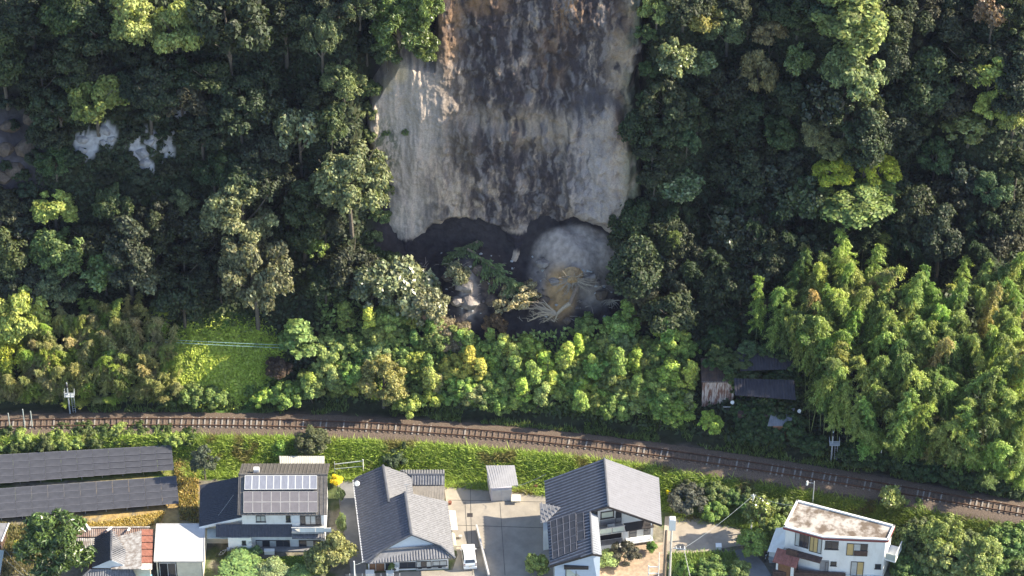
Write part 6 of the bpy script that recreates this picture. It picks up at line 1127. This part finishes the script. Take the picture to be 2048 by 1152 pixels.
FT = [('gloss1', 785, 555, 130, 90, (.18, .20, .10), 'large toppled tree left of the debris with pale dying leaves', .9), ('gloss0', 735, 590, 110, 110, (.17, .20, .10), 'dark lower part of the toppled crown left of the debris', .5), ('gloss0', 840, 600, 90, 80, (.24, .24, .13), 'toppled crown with curling beige leaves beside the grey rock of the debris', .8), ('gloss1', 893, 545, 52, 70, (.24, .24, .14), 'small toppled leafy crown in the left hollow under the cliff', .6),
      ('fine1', 1062, 636, 110, 90, (.52, .45, .28), 'dry beige crown of the uprooted tree', .8), ('fine0', 985, 640, 60, 40, (.20, .13, .07), 'brown dead branches left of the dry beige crown', .5), ('fine1', 900, 655, 100, 40, (.22, .18, .11), 'brownish withered branches at the foot of the grey rock', .4)]
for k, px, py, w_, h_, c_, lab, tl in FT: plant(k, px, py, w_, c_, lab, 'fallen tree', None, h_, 'fallen_tree', tilt=tl if px < 1000 else -tl, foot=S_(px, py) - V3(0, 0, PROTO[k][3] * .35), rz=.6, jit=.02)
M_land0 = mat("dark_stone", (.12, .10, .09), var=.2)
for i, (x, y) in enumerate(scatter([(860, 500), (1050, 500), (1250, 530), (1230, 640), (900, 640), (800, 560)], 70, 8, 6)):
    q = S_(x, y); s = rr_.uniform(.08, .3) * (2 if i < 6 else 1); V = rdir(14) * np.array([1, .8, .7]) * s; bm = bmesh.new(); [bm.verts.new(v) for v in V]; bmesh.ops.convex_hull(bm, input=bm.verts); me = bpy.data.meshes.new('rock'); bm.to_mesh(me); bm.free(); me.materials.append(M_found if i % 3 else M_land0); o = bpy.data.objects.new('rock', me); COL.objects.link(o); o.location = tuple(q); tag(o, 'loose grey stone lying on the debris below the bare cliff', 'rock', 'loose stones on the debris')
def lump(name, q, s, m, lab, cat, grp=None, n=16):
    V = rdir(n) * np.array([1, .85, .75]) * s; bm = bmesh.new(); [bm.verts.new(v) for v in V]; bmesh.ops.convex_hull(bm, input=bm.verts); me = bpy.data.meshes.new(name); bm.to_mesh(me); bm.free(); me.materials.append(m); o = bpy.data.objects.new(name, me); COL.objects.link(o); o.location = tuple(q); return tag(o, lab, cat, grp)
M_clod = mat('earth_clod', (.17, .125, .09), c2=(.08, .062, .05), scale=2.5, bump=.9, bscale=5); M_slab = mat('grey_tuff', (.30, .265, .235), c2=(.16, .135, .12), scale=1.4, bump=.8, bscale=3)
for i, (x, y, s_, g) in enumerate([(930, 575, 1.3, 1), (945, 610, 1.2, 1), (958, 545, .9, 0), (915, 610, .8, 1), (985, 600, 1.0, 0), (1090, 600, .8, 0), (1105, 560, .7, 1), (1185, 560, .8, 1), (1205, 590, .9, 0), (1080, 530, .9, 1), (1225, 560, .7, 0), (1130, 640, .6, 0), (890, 560, .8, 0), (1010, 610, .9, 0), (1045, 570, .7, 0), (870, 600, .7, 0)]):
    lump('boulder' if g else 'soil_clod', S_(x, y) + V3(0, 0, s_ * .15), s_, M_slab if g else M_clod, 'big grey block of rock half sunk in the debris under the cliff' if g else 'big dark clod of earth in the debris under the cliff', 'rock' if g else 'soil', 'grey blocks in the debris' if g else 'dark clods in the debris', 22)
M_wr = mat('white_rock', (.42, .40, .40), c2=(.24, .225, .22), scale=1.3, bump=.9, bscale=3)
for i, (x, y, s_) in enumerate([(165, 285, .9), (172, 305, .8), (160, 300, .6), (215, 265, 1.0), (226, 276, .7), (205, 280, .7), (285, 300, 1.0), (300, 282, .8), (318, 275, .9), (292, 325, .9), (310, 305, .7), (330, 290, .8), (338, 272, .6), (275, 335, .6)]):
    lump('white_rock', S_(x, y) - V3(0, -.3, .1), s_, M_wr, 'pale rock knob of the smaller exposed patch on the left slope' if x < 250 else 'pale rock knob of the larger exposed patch on the left slope', 'rock', 'pale rocks of the smaller patch' if x < 250 else 'pale rocks of the larger patch', 30)
for i, (x, y, s_) in enumerate([(20, 260, 1.4), (50, 300, 1.6), (15, 300, 1.3), (38, 340, 1.5), (60, 240, 1.2), (8, 360, 1.3)]): lump('dark_rock', S_(x, y) + V3(0, .3, 0), s_, M_clod, 'dark rock jutting from the shaded gully at the left edge', 'rock', 'dark rocks in the left gully', 26)
def fallen_conifer(p0, p1, wd, c, label, seed):
    a, b = np.array(p0), np.array(p1); K = root('fallen_conifer', a, label, 'fallen tree'); r = np.random.default_rng(seed); mid = (a + b) / 2 + V3(0, -.2, .5)
    MB().tube([a, mid, b], .16, .05, 6).build('trunk', M_wpole, K); n = 2600; t = r.random(n) ** .8; P = np.where(t[:, None] < .5, a + (mid - a) * t[:, None] * 2, mid + (b - mid) * (t[:, None] * 2 - 1)); ax = unit(b - a)
    k = np.floor(t * 22) * 2.4; d = np.stack([np.cos(k + r.normal(size=n) * .5), np.sin(k + r.normal(size=n) * .5) * .6 - .5, np.sin(k * 1.7) * .6], 1); L_ = wd * (.35 + .65 * np.sin(np.pi * np.clip(t, .08, .95))) * r.random(n); P = P + d * L_[:, None]; P[:, 2] -= .3 * L_ ** 1.5
    v, q_ = leaf_quads(P, d * .3 + np.array([0, -.4, .8]) + r.normal(size=(n, 3)) * .5, r.uniform(.3, .65, n), r.uniform(.08, .16, n), d + ax * .6 + V3(0, 0, -.5), r); o = meshobj('foliage', v, q_, M_leaf, K, col=np.repeat(np.array(c) * r.uniform(.5, 1.4, (n, 1)), 4, 0)); o.color = (1, 1, 1, 1)
fallen_conifer(S_(935, 492, .5), S_(1052, 592, .9), 1.5, (.15, .21, .08), 'toppled green conifer lying down to the right across the debris below the cliff', 3); fallen_conifer(S_(960, 480, .4), S_(885, 520, .8), 1.1, (.13, .17, .07), 'smaller toppled conifer lying left under the dark arch of the cliff foot', 5)
mb = MB(); pts_ = scatter([(850, 520), (1050, 520), (1250, 540), (1235, 645), (900, 645), (800, 570)], 130, 4, 16)
for x, y in pts_:
    q = S_(x, y) + V3(0, 0, .1); a = rr_.uniform(0, 6.28); L_ = rr_.uniform(.4, 1.5); d = V3(math.cos(a), math.sin(a) * .6, rr_.uniform(-.1, .5)) * L_; mb.tube([q, q + d * .5 + V3(0, 0, .1), q + d], .035, .012, 4)
tag(mb.build('broken_branches', M_root), 'litter of broken pale branches strewn over the debris below the cliff', 'branches', kind='stuff')
for i, (x, y, m, lab) in enumerate([(900, 1008, M_rust, 'brown flower pot by the side canopy of the tiled house'), (921, 1076, M_found, 'grey pot on the paving behind the white car'), (1072, 975, M_rust, 'brown pot at the back of the yard near the big gabled house')]):
    q = at(x, y, .05); o = MB().tube([q, q + V3(0, 0, .35)], .16, .22, 10).build('flower_pot', m, None, loc=q); tag(o, lab, 'pot')
q = at(940, 1030, .062); tag(MB().box(q[0] - .3, q[0] + .3, q[1] - .3, q[1] + .3, .052, .075).build('drain_cover', M_frame, None, loc=q), 'dark square drain cover in the paved yard', 'drain')
ac_unit([o for o in S.objects if o.name == 'tiled_house'][0], W_tiled, 790, 1140, .3)
for p, R_, H_, hb_ in PROTO.values():
    for ch in list(p.children): bpy.data.objects.remove(ch)
    bpy.data.objects.remove(p)
# ------------------------------------------------------------------ thin blue morning air between the camera and the hill
hz = MB().box(-700, 700, -560, 540, -5.2, 300).build('haze', None); hm = bpy.data.materials.new('air'); hm.use_nodes = True; hn = hm.node_tree.nodes; hn.remove(hn['Principled BSDF'])
pv = hn.new('ShaderNodeVolumePrincipled'); pv.inputs['Density'].default_value = .00002; pv.inputs['Color'].default_value = (.6, .66, 1.0, 1); pv.inputs['Anisotropy'].default_value = .0
hm.node_tree.links.new(pv.outputs[0], hn['Material Output'].inputs['Volume']); hz.data.materials.append(hm); tag(hz, 'thin bluish air over the whole valley', 'haze', kind='stuff')
